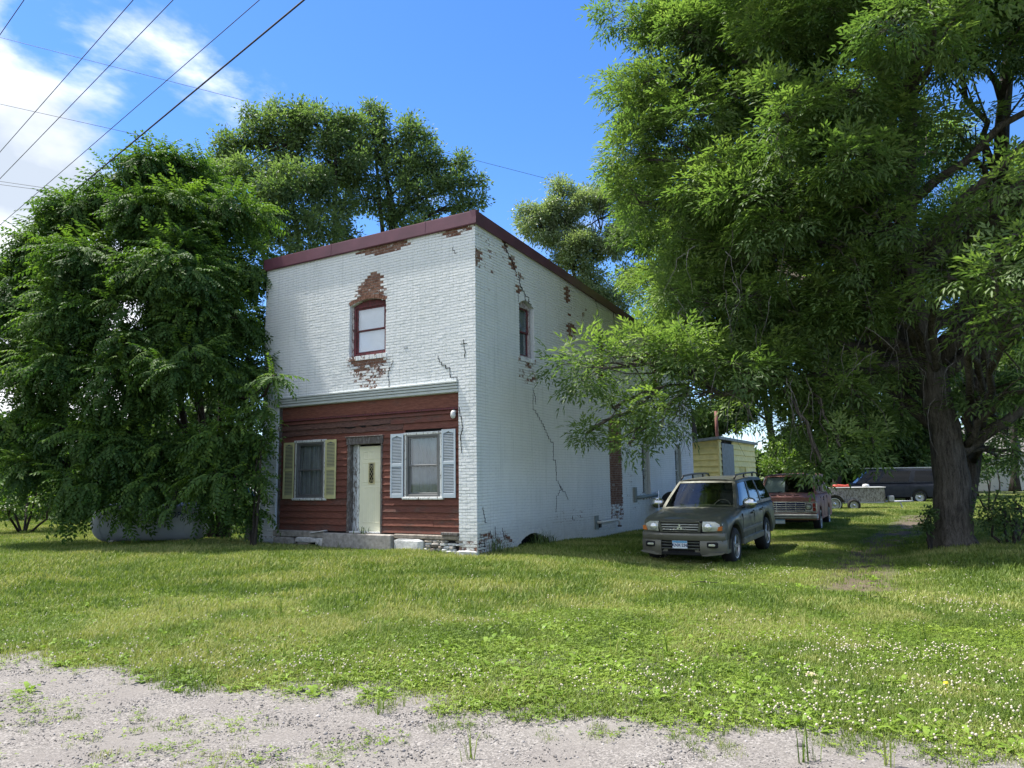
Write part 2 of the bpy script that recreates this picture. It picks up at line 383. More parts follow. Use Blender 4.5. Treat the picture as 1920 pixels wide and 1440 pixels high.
# gravel road: a sheet just above the ground with a ragged edge
ux = np.arange(-40, 40, 0.13); uy = np.arange(-6, 6.9, 0.13)
UX, UY = np.meshgrid(ux, uy, indexing='ij'); PX = UX*RD[0]+UY*RN[0]; PY = UX*RD[1]+UY*RN[1]
PX = PX + 0.05*np.sin(UY*31+UX*17); ID = np.arange(UX.size).reshape(UX.shape)
rdd = road_d(PX, PY) - (fbm(PX.ravel(), PY.ravel(), 1.1, 3, 4).reshape(PX.shape)-0.5)*2.2
keep = (road_d(PX, PY) < 1.5+0.25*np.sin(UX*3.1))[:-1, :-1]
Fr = np.stack([ID[:-1, :-1], ID[1:, :-1], ID[1:, 1:], ID[:-1, 1:]], -1)[keep]
used = np.unique(Fr); rm = -np.ones(UX.size, int); rm[used] = np.arange(len(used))
Vr = np.stack([PX, PY, hgt(PX, PY)+0.007+0.006*np.sin(PX*7)*np.sin(PY*9)], -1).reshape(-1, 3)[used]
t = NT('gravel')
v = t.n.new('ShaderNodeTexVoronoi'); v.inputs['Scale'].default_value = 95; t.l.new(t.co(), v.inputs['Vector'])
v2 = t.n.new('ShaderNodeTexVoronoi'); v2.inputs['Scale'].default_value = 190; t.l.new(t.co(), v2.inputs['Vector'])
cellc = t.n.new('ShaderNodeSeparateColor'); t.l.new(v.outputs['Color'], cellc.inputs[0])
c1 = t.ramp(cellc.outputs[0], (0.0, (0.07, 0.066, 0.062)), (0.35, (0.155, 0.142, 0.132)), (0.7, (0.235, 0.215, 0.198)), (1.0, (0.38, 0.355, 0.33)))
dust = t.ramp(t.noise(120, 5, 0.7), (0.3, (0.125, 0.113, 0.103)), (0.7, (0.255, 0.232, 0.214)))
c1 = t.mix(t.ramp(t.noise(1.7, 5, 0.6), (0.42, 0.25), (0.62, 0.8)), c1, dust)
c1 = t.mix(t.ramp(t.noise(0.7, 3, 0.5, sc=(1.0, 2.2, 1.0)), (0.45, 0.0), (0.7, 0.35)), c1, (0.25, 0.235, 0.21))
t.set(color=c1, rough=0.92, spec=0.25); t.bump(v.outputs['Distance'], -0.9, 0.012); t.bump(t.noise(260, 3), 0.5, 0.004)
M['gravel'] = t.m
road = np_mesh('gravel_road', Vr, rm[Fr], M['gravel'], kind='structure', smooth=True)
road['label'] = 'pale grey gravel road edge running along the lawn'
# ---------------------------------------------------------------- brick building
BO = np.array([-0.78, 16.0, 0.136]); BAZ = R(31)
BX = np.array([math.cos(BAZ), -math.sin(BAZ), 0]); BY = np.array([math.sin(BAZ), math.cos(BAZ), 0])
bld = empty('brick_building', BO, -BAZ, 'two storey white painted brick building with red board shopfront and maroon roof edge', 'building')
W, L = 6.74, 15.0
HF = 7.42
def roof_z(y): return HF - 0.082*y
CO = 0.0665                       # brick course height
SAG = lambda a, z: 0.012*math.sin(a*0.8+z*0.5)+0.008*math.sin(a*2.1-z)
# openings: (lo, hi, z0, z1, arch_rise)
FO = [(-6.17, -0.465, -0.5, 3.70, 0), (-3.72, -2.56, 4.53, 5.80, 0.12)]
SO = [(1.89, 2.62, 4.46, 5.76, 0.13), (6.32, 7.05, 4.46, 5.76, 0.13), (10.9, 11.6, 4.3, 5.5, 0.12), (9.62, 10.32, 0.95, 2.72, 0.12), (12.88, 13.58, 0.98, 2.62, 0.14), (1.66, 3.18, -0.5, 0.0, 0.25)]
def arch_top(o, a):
    lo, hi, z0, z1, r_ = o
    if r_ == 0: return z1
    u = (a-(lo+hi)/2)/((hi-lo)/2); return z1+r_*(1-u*u) if abs(u) <= 1 else z1
def blob(a, z, ca, cz, ra, rz): return max(0.0, 1-(((a-ca)/ra)**2+((z-cz)/rz)**2))
FB = [(-3.05, 6.10, 0.50, 0.30, 1.15), (-2.95, 6.38, 0.32, 0.2, 1.1), (-3.12, 4.36, 0.70, 0.16, 0.85), (-3.1, 4.15, 0.75, 0.34, 0.55), (-2.55, 7.1, 0.78, 0.2, 1.2), (-2.95, 7.12, 0.7, 0.1, 1.0), (-0.5, 7.16, 0.5, 0.16, 0.9), (-3.1, 3.8, 0.5, 0.2, 0.45), (-6.5, 0.1, 0.5, 0.3, 0.3), (-0.2, 0.0, 0.5, 0.3, 0.55)]
SB = [(1.28, 7.05, 0.16, 0.2, 0.7), (1.62, 6.7, 0.2, 0.25, .85), (1.95, 6.45, 0.14, 0.14, 0.7), (1.87, 6.15, 0.13, 0.14, 1.1), (4.50, 6.5, 0.2, 0.3, 1.0), (4.62, 5.98, 0.11, 0.12, 0.8), (4.7, 5.55, 0.34, 0.28, .95), (2.25, 4.33, 0.5, 0.12, 0.6),
      (2.3, 4.02, 0.62, 0.3, 0.42), (0.12, 6.5, 0.16, 0.3, 0.7), (0.5, 6.6, 1.2, 0.6, 0.28), (3.0, 5.9, 3.0, 1.0, 0.12), (4.9, 5.9, 1.6, 1.0, 0.22), (6.6, 6.2, 1.6, 0.7, 0.2), (0.6, 0.1, 1.1, 0.35, 0.45), (4.6, 0.5, 2.0, 0.3, 0.25), (8.9, 1.3, 0.9, 1.0, 0.18)]
def peel_at(side, a, z):
    v = 0.0
    for ca, cz, ra, rz, s in (SB if side else FB): v = max(v, s*min(1, 1.8*blob(a, z, ca, cz, ra, rz)))
    if side and 7.02 < a < 7.95 and 0.28 < z < 3.3: v = max(v, 1.2 if z > 0.75 else 0.5)
    return v
def wall_pts(side):                 # map (a, out, z) to local coordinates; out = metres proud of the wall face
    return (lambda a, o, z: (o, a, z)) if side else (lambda a, o, z: (a, -o, z))
# mortar wall cores, cut round the openings
def wall_core(side):
    P = wall_pts(side); mb = MB(); ops = SO if side else FO
    lo, hi = (0.0, L) if side else (-W, 0.0)
    step = 0.13; zs = [-0.45]
    while zs[-1] < HF+0.3: zs.append(zs[-1]+0.133)
    def solid(a, z):
        if side and z > roof_z(a)+0.05: return False
        return not any(o[0] < a < o[1] and o[2] < z < arch_top(o, a) for o in ops)
    cuts = sorted(set([lo, hi]+[o[i] for o in ops for i in (0, 1)]+[o[0]+(o[1]-o[0])*k/8 for o in ops if o[4] for k in range(1, 8)]+list(np.arange(lo, hi, 0.5))))
    zcut = sorted(set([-0.45, HF]+[z for o in ops for z in (o[2], o[3], *( [o[3]+o[4]*k/5 for k in range(1, 6)] if o[4] else []))]+list(np.arange(0, HF, 0.133))))
    zcut = [z for z in zcut if -0.45 <= z <= HF]
    FD = -0.009; vid = {}
    def V(a, o, z):
        k = (round(a, 4), round(o, 4), round(z, 4))
        if k not in vid:
            vid[k] = len(mb.v); mb.v.append(P(a, o, z)); mb.attr.append(peel_at(side, a, z))
        return vid[k]
    for a0, a1 in zip(cuts[:-1], cuts[1:]):
        for z0, z1 in zip(zcut[:-1], zcut[1:]):
            am, zm = (a0+a1)/2, (z0+z1)/2
            if solid(am, zm): mb.f.append((V(a0, FD, z0), V(a1, FD, z0), V(a1, FD, z1), V(a0, FD, z1))); mb.m.append(0)
    # reveals
    for o in ops:
        n = 10; D = 0.22 if o[4] else 0.30
        path = [(o[0], o[2]), (o[0], o[3])]+[(o[0]+(o[1]-o[0])*k/n, arch_top(o, o[0]+(o[1]-o[0])*k/n)) for k in range(1, n)]+[(o[1], o[3]), (o[1], o[2]), (o[0], o[2])]
        for (a0, z0), (a1, z1) in zip(path[:-1], path[1:]):
            mb.f.append((V(a0, -0.004, z0), V(a1, -0.004, z1), V(a1, -D, z1), V(a0, -D, z0))); mb.m.append(0)
    return mb.build('wall', M['mortar'], bld, attr='peel')
wf = wall_core(0); ws = wall_core(1)
mb = MB()
mb.box(-W, -W+0.02, 0.0, L, -0.45, HF-0.1); mb.box(-W, 0, L-0.02, L, -0.45, roof_z(L)); mb.build('wall', M['mortar'], bld, attr='peel')
mb = MB(); mb.add([(-W, 0.02, HF+0.03), (-0.02, 0.02, HF+0.03), (-0.02, L, roof_z(L)+0.03), (-W, L, roof_z(L)+0.03), (-W, 0.02, HF-0.1), (-0.02, 0.02, HF-0.1), (-0.02, L, roof_z(L)-0.1), (-W, L, roof_z(L)-0.1)], [(0, 1, 2, 3), (4, 5, 6, 7), (0, 1, 5, 4), (1, 2, 6, 5), (2, 3, 7, 6), (3, 0, 4, 7)])
mb.build('roof', M['roofing'], bld)
# bricks
def brick_geo(mb, P, a0, a1, z0, z1, pr, peel, d=0.0055):
    if peel < 0.6: a0 -= 0.0028; a1 += 0.0028; z1 += 0.002
    j = lambda s=0.0016: random.uniform(-s, s)
    base = len(mb.v)
    o0 = -0.009
    outer = [(a0, z0), (a1, z0), (a1, z1), (a0, z1)]; da = d if peel > 0.6 else 0.0022
    inner = [(a0+da, z0+d), (a1-da, z0+d), (a1-da, z1-d), (a0+da, z1-d)]
    for a, z in outer: mb.v.append(P(a, o0, z)); mb.attr.append(peel)
    for a, z in inner: mb.v.append(P(a+j(), pr+j(0.0012), z+j())); mb.attr.append(peel)
    for f in ((4, 5, 6, 7), (0, 1, 5, 4), (1, 2, 6, 5), (2, 3, 7, 6), (3, 0, 4, 7)):
        mb.f.append(tuple(base+i for i in f)); mb.m.append(0)
singles = []
def lay(side):
    P = wall_pts(side); mb = MB(); ops = SO if side else FO
    lo, hi = (0.0, L) if side else (-W, 0.0); BL = 0.205; J = 0.009
    row = 0; z = -0.30
    while z < HF-0.02:
        zm = z+CO/2
        iv = [(lo, hi)]
        if side: iv = [(lo, min(hi, (HF-0.03-zm)/0.082))]
        for o in ops:
            grow = 0.0 if not o[4] else 0.0
            if o[2]-(0.115 if o[4] and o[2] > 0.3 else 0) < zm < o[3]: b = (o[0], o[1])
            elif o[4] and o[3] <= zm < o[3]+o[4]+0.10:
                cm_ = (o[0]+o[1])/2; hw = (o[1]-o[0])/2+0.05; q = 1-(zm-o[3]-0.10)/(o[4]) if zm > o[3]+0.10 else 1
                hw = hw*math.sqrt(max(0, min(1, q))); b = (cm_-hw, cm_+hw)
                if hw < 0.02: continue
            else: continue
            iv = [s for a, c in iv for s in ((a, min(c, b[0])), (max(a, b[1]), c)) if s[1]-s[0] > 0.02]
        if side and 0.28 < zm < 3.3: iv = [s for a, c in iv for s in ((a, min(c, 7.02)), (max(a, 7.02), min(c, 7.95)), (max(a, 7.95), c)) if s[1]-s[0] > 0.02]
        off = (row % 2)*0.107+random.uniform(-.012, .012)
        for a, c in iv:
            s = math.floor((a-lo-off)/BL)*BL+lo+off
            while s < c:
                b0, b1 = max(s, a), min(s+BL, c)
                if b1-b0 > 0.03:
                    am = (b0+b1)/2; dz = SAG(am, z); pe = peel_at(side, am, zm)*random.choice((0.6, 0.8, 0.9, 1.0, 1.05, 1.1))+random.random()**7*0.25
                    pr = random.uniform(0.0, 0.003)+(0.002 if not pe > .6 else -0.002)
                    if side and 7.02 < am < 7.95 and 0.28 < z < 3.3: pr += random.uniform(-0.006, 0.01)
                    if pe > 0.9 and random.random() < 0.03: s += BL; continue
                    mid = Vector(P(am, 0, zm)); w = BO+BX*mid.x+BY*mid.y; dist = math.hypot(w[0], w[1])
                    rec = (b0+J/2*(b0 > a), b1-J/2*(b1 < c), z+J/2+dz, z+CO-J/2+dz, pr, pe)
                    full = b1-b0 > BL-0.002
                    vis = 0.35 < zm
                    key = (0 if pe > 0.85 and full and not (side and am > 6) else 1, dist+abs(zm-1.6)*0.3)
                    if full and vis: singles.append((key, side, rec, dist))
                    else: brick_geo(mb, P, *rec)
                s += BL
        z += CO; row += 1
    return mb
lm = {0: lay(0), 1: lay(1)}
singles.sort(key=lambda q: q[0])
cand = singles[:300]
for key, side, rec, dist in singles[300:]: brick_geo(lm[side], wall_pts(side), *rec)
for side in (0, 1): lm[side].build('brickwork', M['paint_brick'], bld, stuff=True, attr='peel')
# shared meshes for single bricks, bare and painted
bmesh_pool = {}
for side in (0, 1):
    for kind_, pv in (('bare', 1.1), ('painted', 0.0), ('worn', 0.5)):
        for k in range(4):
            mb = MB(); brick_geo(mb, wall_pts(side), -0.098, 0.098, -CO/2+.0045, CO/2-.0045, 0.0, pv if kind_ != 'worn' else 0.45)
            o = mb.build('brick', M['paint_brick'], bld, attr='peel'); bmesh_pool[(side, kind_, k)] = o.data
            bpy.data.objects.remove(o)
for key, side, rec, dist in cand:
    a0, a1, z0, z1, pr, pe = rec
    kind_ = 'bare' if pe > 0.75 else ('worn' if pe > 0.3 else 'painted')
    o = bpy.data.objects.new('brick', bmesh_pool[(side, kind_, random.randrange(4))]); COL.objects.link(o); o.parent = bld
    o.location = wall_pts(side)((a0+a1)/2, pr, (z0+z1)/2)
# arch voussoirs and brick sills
def arch_ring(side, o, peel, inset=0.0):
    P = wall_pts(side); mb = MB(); mb.av = peel; lo, hi, z0, z1, r_ = o; n = max(8, int((hi-lo)/0.07)); cmid = (lo+hi)/2
    for k in range(n):
        us = [(-1+2*(k+e)/n) for e in (0.06, 0.94)]
        q = []
        for u in us:
            a = cmid+u*(hi-lo)/2; z = z1+r_*(1-u*u); nx_, nz_ = 2*r_*u/((hi-lo)/2), 1.0; l = math.hypot(nx_, nz_); q.append((a, z, nx_/l, nz_/l))
        pts = [(q[0][0], q[0][1]), (q[1][0], q[1][1]), (q[1][0]+q[1][2]*0.10, q[1][1]+q[1][3]*0.10), (q[0][0]+q[0][2]*0.10, q[0][1]+q[0][3]*0.10)]
        pr = random.uniform(0.001, 0.006)
        mb.add([P(a, -0.01, z) for a, z in pts]+[P(a+(cmid-a)*0.003, pr-inset, z) for a, z in pts], [(4, 5, 6, 7), (0, 1, 5, 4), (1, 2, 6, 5), (2, 3, 7, 6), (3, 0, 4, 7)])
    mb.build('arch_brick', M['paint_brick'], bld, attr='peel', stuff=True)
arch_ring(0, FO[1], 1.0); arch_ring(1, SO[0], 0.1); arch_ring(1, SO[1], 0.2); arch_ring(1, SO[2], 0.1); arch_ring(1, SO[3], 0.1); arch_ring(1, SO[4], 0.1); arch_ring(1, SO[5], 0.15)
def brick_sill(side, o, peel):
    P = wall_pts(side); lo, hi, z0 = o[0]-0.06, o[1]+0.04, o[2]; n = int((hi-lo)/0.072); mb = MB()
    for k in range(n):
        a0 = lo+(hi-lo)*k/n+0.004; a1 = lo+(hi-lo)*(k+1)/n-0.004; mb.av = peel*random.uniform(.5, 1.3); pr = 0.022+random.uniform(-.004, .006)
        p = [(a0, z0-0.105), (a1, z0-0.105), (a1, z0), (a0, z0)]
        mb.add([P(a, -0.012, z) for a, z in p]+[P(a, pr, z) for a, z in p], [(4, 5, 6, 7), (0, 1, 5, 4), (1, 2, 6, 5), (2, 3, 7, 6), (3, 0, 4, 7)])
    mb.box(*(P(lo, -0.2, 0)[0:1]+P(hi, 0, 0)[0:1]), *( (P(lo, -0.2, 0)[1], P(hi, 0, 0)[1])), z0-0.02, z0-0.004) if not side else mb.box(-0.2, 0.0, lo, hi, z0-0.02, z0-0.004)
    mb.build('brick_sill', M['paint_brick'], bld, attr='peel', stuff=True)
brick_sill(0, FO[1], 0.45)
for o in SO[:5]: brick_sill(1, o, 0.5)
# cracks: raised near-black strips painting the shade of open joints in the brickwork
def crack_strip(side, pts, w=0.012, seed=0):
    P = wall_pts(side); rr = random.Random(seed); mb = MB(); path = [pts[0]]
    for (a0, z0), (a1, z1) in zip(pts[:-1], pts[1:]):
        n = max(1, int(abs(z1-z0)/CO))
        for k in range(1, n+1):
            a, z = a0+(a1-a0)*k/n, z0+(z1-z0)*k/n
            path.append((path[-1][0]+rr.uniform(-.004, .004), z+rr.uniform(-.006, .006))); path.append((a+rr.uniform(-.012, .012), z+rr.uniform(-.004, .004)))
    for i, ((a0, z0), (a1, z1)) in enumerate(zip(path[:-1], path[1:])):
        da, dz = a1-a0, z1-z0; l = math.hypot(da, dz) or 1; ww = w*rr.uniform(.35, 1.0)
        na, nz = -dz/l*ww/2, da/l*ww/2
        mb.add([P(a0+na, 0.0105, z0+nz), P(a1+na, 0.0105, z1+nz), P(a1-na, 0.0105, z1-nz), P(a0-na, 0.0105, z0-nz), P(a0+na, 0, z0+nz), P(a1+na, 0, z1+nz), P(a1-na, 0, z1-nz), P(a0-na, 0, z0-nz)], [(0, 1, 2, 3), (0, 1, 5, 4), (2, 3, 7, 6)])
    mb.build('crack_strip', M['gap_black'], bld)
crack_strip(0, [(-2.33, 4.33), (-2.48, 4.1), (-2.45, 3.85), (-2.42, 3.7)], 0.014, 1)
crack_strip(0, [(-1.02, 4.3), (-0.92, 4.15), (-0.70, 4.0), (-0.68, 3.85), (-0.5, 3.78), (-0.5, 3.66)], 0.016, 2)
crack_strip(0, [(-0.44, 3.1), (-0.40, 2.9), (-0.36, 2.7), (-0.41, 2.5), (-0.39, 2.1)], 0.02, 3)
crack_strip(0, [(-0.32, 4.6), (-0.28, 4.35), (-0.3, 4.2)], 0.014, 31); crack_strip(0, [(-0.40, 4.5), (-0.22, 4.5)], 0.01, 32)
crack_strip(0, [(-0.6, 6.75), (-0.52, 6.6)], 0.012, 33); crack_strip(0, [(-2.0, 4.6), (-1.9, 4.58)], 0.01, 34)
crack_strip(1, [(1.24, 7.2), (1.35, 6.95), (1.6, 6.75), (1.8, 6.5)], 0.03, 4); crack_strip(1, [(1.9, 6.45), (1.95, 6.25), (2.15, 6.1), (2.22, 5.9)], 0.034, 5)
crack_strip(1, [(2.2, 6.05), (2.38, 6.0), (2.42, 5.9)], 0.014, 51); crack_strip(1, [(2.35, 5.95), (2.5, 5.85)], 0.014, 52); crack_strip(1, [(1.85, 6.0), (1.86, 5.8)], 0.01, 53)
crack_strip(1, [(2.5, 3.75), (2.62, 3.55), (2.62, 3.35)], 0.014, 6)
crack_strip(1, [(2.5, 3.6), (2.5, 3.3), (2.62, 3.2), (3.0, 2.9), (3.25, 2.6), (3.5, 2.45), (3.5, 2.1), (3.62, 2.0), (3.64, 1.55), (3.8, 1.4), (3.95, 1.25)], 0.016, 7)
crack_strip(1, [(3.85, 1.35), (4.1, 1.2), (4.3, 1.0)], 0.012, 8); crack_strip(1, [(3.88, 1.3), (3.62, 1.1), (3.6, 0.85), (3.55, 0.7)], 0.010, 9)
crack_strip(1, [(6.3, 6.85), (6.5, 6.5), (6.55, 5.9)], 0.016, 10); crack_strip(1, [(7.65, 6.75), (7.7, 6.3), (7.5, 5.6)], 0.02, 11)
crack_strip(1, [(0.22, 0.95), (0.3, 0.7), (0.38, 0.6)], 0.02, 12); crack_strip(1, [(0.1, 0.4), (0.25, 0.3), (0.3, 0.1)], 0.02, 13); crack_strip(1, [(1.0, 0.45), (1.1, 0.2)], 0.016, 14); crack_strip(1, [(0.5, 0.42), (0.62, 0.15), (0.8, 0.1)], 0.016, 15)
crack_strip(1, [(0.7, 0.5), (0.72, 0.25)], 0.012, 16); crack_strip(1, [(4.5, 0.55), (4.62, 0.45)], 0.014, 17)
# maroon metal roof edge
PR = 0.075
def fascia_front(a0, a1):
    mb = MB(); z0, z1 = HF-0.25, HF+0.07
    pts = [(0.0-PR*0.3, z0), (-PR*0.85, z0), (-PR, z0+0.02), (-PR*0.75, z1-0.02), (-PR*0.7, z1), (0.06, z1+0.02), (0.06, z1)]
    mb.prism([(y, z) for y, z in pts], a0, a1, axis='x'); return mb.build('roof_edge_panel', M['maroon_metal'], bld)
for a0, a1 in ((-W-0.07, -4.34), (-4.345, -1.36), (-1.365, PR)): fascia_front(a0+0.003, a1)
for y0, y1 in ((0.002, 3.6), (3.6, 7.3), (7.3, 11.0), (11.0, L+0.1)):
    mb = MB(); e = 0.004*(y0 > 1)
    q = []
    for y in (y0+e-(PR*0.9 if y0 < 0.1 else 0), y1):
        z1 = roof_z(y)+0.07; z0 = z1-0.25
        if y <= 0: z0, z1 = HF-0.24, HF+0.07
        q += [(PR*0.4, y, z0), (PR, y, z0), (PR*0.8, y, z1), (-0.1, y, z1+0.01)]
    mb.add(q, [(0, 1, 2, 3), (7, 6, 5, 4), (0, 4, 5, 1), (1, 5, 6, 2), (2, 6, 7, 3), (3, 7, 4, 0)])
    mb.build('roof_edge_panel', M['maroon_metal'], bld)
for a in (-4.345, -1.363):
    mb = MB(); z0, z1 = HF-0.25, HF+0.07; mb.prism([(-PR*0.88, z0-.002), (-PR-.004, z0+.02), (-PR*.75-.005, z1-.02), (-PR*.7-.004, z1+.004), (-PR*.6, z1-.02)], a-.022, a+.022, axis='x'); mb.build('roof_edge_seam', M['maroon_metal'], bld)
# steel beam over the shopfront
for k, (z0, z1, pr) in enumerate(((3.445, 3.52, 0.022), (3.52, 3.585, 0.036), (3.585, 3.645, 0.05), (3.645, 3.70, 0.066))):
    mb = MB(); mb.bbox(-6.26, -0.475, -pr, 0.025, z0+0.007, z1-0.005, 0.006); mb.build('beam_rib', M['steel_beam'], bld)
mb = MB(); mb.box(-6.26, -0.475, 0.026, 0.3, 3.44, 3.71); mb.build('beam', M['steel_beam'], bld)
crack_strip(0, [(-2.42, 3.72), (-2.36, 3.6), (-2.3, 3.47)], 0.012, 40)
# shopfront: set back 9 cm
SY = 0.09
mb = MB()
for x0, x1, z0, z1 in ((-6.17, -5.5, .3, 3.45), (-5.5, -4.56, .3, 1.14), (-5.5, -4.56, 2.52, 3.45), (-4.56, -3.78, .3, 3.45), (-3.78, -2.68, 2.5, 3.45), (-2.68, -1.96, .3, 3.45), (-1.96, -1.02, .3, 1.16), (-1.96, -1.02, 2.56, 3.45), (-1.02, -.465, .3, 3.45)): mb.box(x0, x1, SY+0.03, SY+0.06, z0, z1)
mb.build('shopfront_backing', M['gap_black'], bld)
mb = MB(); mb.box(-6.172, -6.08, SY-0.03, SY+0.03, 0.3, 3.44); mb.build('corner_board', M['grey_wood'], bld)
mb = MB(); mb.bbox(-6.08, -0.47, SY-0.012, SY+0.02, 3.125, 3.44, 0.004); mb.build('header_board', M['siding'], bld)
mb = MB(); mb.bbox(-6.08, -0.468, SY-0.05, SY+0.02, 3.075, 3.118, 0.006); mb.build('drip_ledge', M['maroon_wood'], bld)
zb = 0.365; EXP = 0.155; k = 0
HOLES = [(-5.56, -4.50, 1.10, 2.58), (-3.79, -2.68, 0.0, 2.58), (-2.02, -0.96, 1.12, 2.62)]
br = random.Random(5)
while zb < 3.06:
    z1 = min(zb+EXP, 3.075); zc = (zb+z1)/2; iv = [(-6.08, -0.47)]
    for h in HOLES:
        if h[2] < zc < h[3]: iv = [s for a, c in iv for s in ((a, min(c, h[0])), (max(a, h[1]), c)) if s[1]-s[0] > 0.03]
    for a, c in iv:
        cuts = [a]
        while cuts[-1] < c:
            n_ = cuts[-1]+br.uniform(0.9, 2.6)
            cuts.append(n_ if n_ < c-0.5 else c)
        for a0, a1 in zip(cuts[:-1], cuts[1:]):
            mb = MB(); rot = 1.0 if (zb > 2.6 and zb < 2.85 and a0 < -2.7 and a1 > -4.2) else (0.45 if zb < 0.5 or br.random() < 0.12 else 0.0)
            mb.av = rot; n = 8; d = br.uniform(-0.003, 0.004); sl = br.uniform(-.004, .004); vs = []
            for i in range(n+1):
                a_ = a0+0.002+(a1-a0-0.004)*i/n; w_ = br.uniform(-.0016, .0016)+sl*i/n
                eat = br.uniform(0, 0.03)*(rot if rot == 1.0 else 0.12)
                vs += [(a_, SY-0.040+d, zb-0.014+w_+eat), (a_, SY+0.006, zb-0.012+w_+eat), (a_, SY+0.008, z1+0.005), (a_, SY-0.003, z1+0.004)]
            fs = [(0, 1, 2, 3), tuple(n*4+q for q in (3, 2, 1, 0))]
            for i in range(n):
                for q in range(4): fs.append((i*4+q, i*4+(q+1) % 4, i*4+4+(q+1) % 4, i*4+4+q))
            mb.add(vs, fs); mb.build('siding_board', M['siding'], bld, attr='peel')
    zb += EXP; k += 1
# rotted holes over the door
for i in range(3):
    mb = MB(); a = -3.72+i*0.42; pts = [(a+0.2*math.cos(t_)*br.uniform(.7, 1.1)*(1.0 if i != 1 else .6), 2.83+i*.012+0.035*math.sin(t_)*br.uniform(.6, 1.2)) for t_ in np.linspace(0, 2*math.pi, 15)[:-1]]
    mb.prism(pts, SY-0.028, SY-0.024); mb.build('rotten_patch', M['gap_black'], bld)
# door
DX0, DX1, DZ0, DZ1 = -3.50, -2.735, 0.36, 2.36
DY = SY+0.10
mb = MB(); mb.bbox(DX0, DX1, DY, DY+0.045, DZ0, DZ1, 0.004)
door = mb.build('door', M['cream_door'], bld)
def panel(x0, x1, z0, z1, arch=False):
    mb = MB(); y = DY
    # recessed ring then raised field
    for (e0, e1, ya, yb) in ((0, 0.018, y-0.001, y-0.009), (0.018, 0.032, y-0.009, y-0.0012)):
        r0 = [(x0+e0, z0+e0), (x1-e0, z0+e0), (x1-e0, z1-e0), (x0+e0, z1-e0)]; r1 = [(x0+e1, z0+e1), (x1-e1, z0+e1), (x1-e1, z1-e1), (x0+e1, z1-e1)]
        mb.add([(a, ya, z) for a, z in r0]+[(a, yb, z) for a, z in r1], [(i, (i+1) % 4, (i+1) % 4+4, i+4) for i in range(4)])
    r1 = [(x0+.032, z0+.032), (x1-.032, z0+.032), (x1-.032, z1-.032), (x0+.032, z1-.032)]
    mb.add([(a, y-0.0025, z) for a, z in r1], [(0, 1, 2, 3)])
    mb.build('panel', M['cream_door'], door)
dw = DX1-DX0
for i in range(3):
    x0 = DX0+0.11+i*(dw-0.22)/3+0.008; x1 = x0+(dw-0.22)/3-0.016
    panel(x0, x1, 0.55, 1.40)
    if i != 1: panel(x0, x1, 1.5, 1.98)
    panel(x0, x1, 2.04, 2.24)
wx0, wx1, wz0, wz1 = -3.215, -3.02, 1.46, 1.97
mb = MB(); e = 0.028
for b_ in ((wx0, wx1, wz0, wz0+e), (wx0, wx1, wz1-e, wz1), (wx0, wx0+e, wz0+e, wz1-e), (wx1-e, wx1, wz0+e, wz1-e)): mb.bbox(b_[0], b_[1], DY-0.022, DY-0.0005, b_[2], b_[3], 0.004)
mb.build('window_trim', M['gold_trim'], door)
mb = MB(); mb.box(wx0+e, wx1-e, DY-0.008, DY-0.004, wz0+e, wz1-e); mb.build('window_pane', M['tinted_glass'], door)
mb = MB()
for s in (1, -1):
    for q in range(-3, 6):
        zc = wz0+e+q*0.11; p = [(wx0+e, zc), (wx1-e, zc+0.2*1)] if s > 0 else [(wx0+e, zc+0.2), (wx1-e, zc)]
        cl = [(a, min(max(z, wz0+e), wz1-e)) for a, z in p]
        if abs(cl[0][1]-cl[1][1]) > 0.02: mb.tube([(cl[0][0], DY-0.010, cl[0][1]), (cl[1][0], DY-0.010, cl[1][1])], 0.003, 4)
mb.build('leaded_strip', M['gold_trim'], door)
mb = MB(); mb.cyl((-2.79, DY-0.05, 1.25), (0, 1, 0), 0.028, 0.02, 0.05, 12); mb.build('door_knob', M['black_metal'], door)
# door frame, lintel, weathered side board
for nm, b_, m_ in (('door_jamb', (-3.775, -3.70, SY-0.045, DY+0.06, 0.33, 2.40), 'grey_wood'), ('door_jamb', (-2.73, -2.68, SY-0.045, DY+0.06, 0.33, 2.40), 'grey_wood'), ('door_side_board', (-3.70, -3.56, DY-0.015, DY+0.02, 0.36, 2.40), 'grey_white_wood'), ('door_casing', (-3.56, -3.503, DY-0.03, DY+0.03, 0.36, 2.40), 'peeling_white'),
                   ('door_lintel', (-3.80, -2.66, SY-0.06, DY+0.03, 2.405, 2.575), 'grey_wood'), ('lintel_cap', (-3.83, -2.63, SY-0.085, SY+0.02, 2.578, 2.60), 'grey_wood'), ('threshold', (-3.70, -2.735, SY-0.03, DY+0.08, 0.325, 0.358), 'peeling_white')):
    mb = MB(); mb.bbox(*b_, 0.005); mb.build(nm, M[m_], bld)
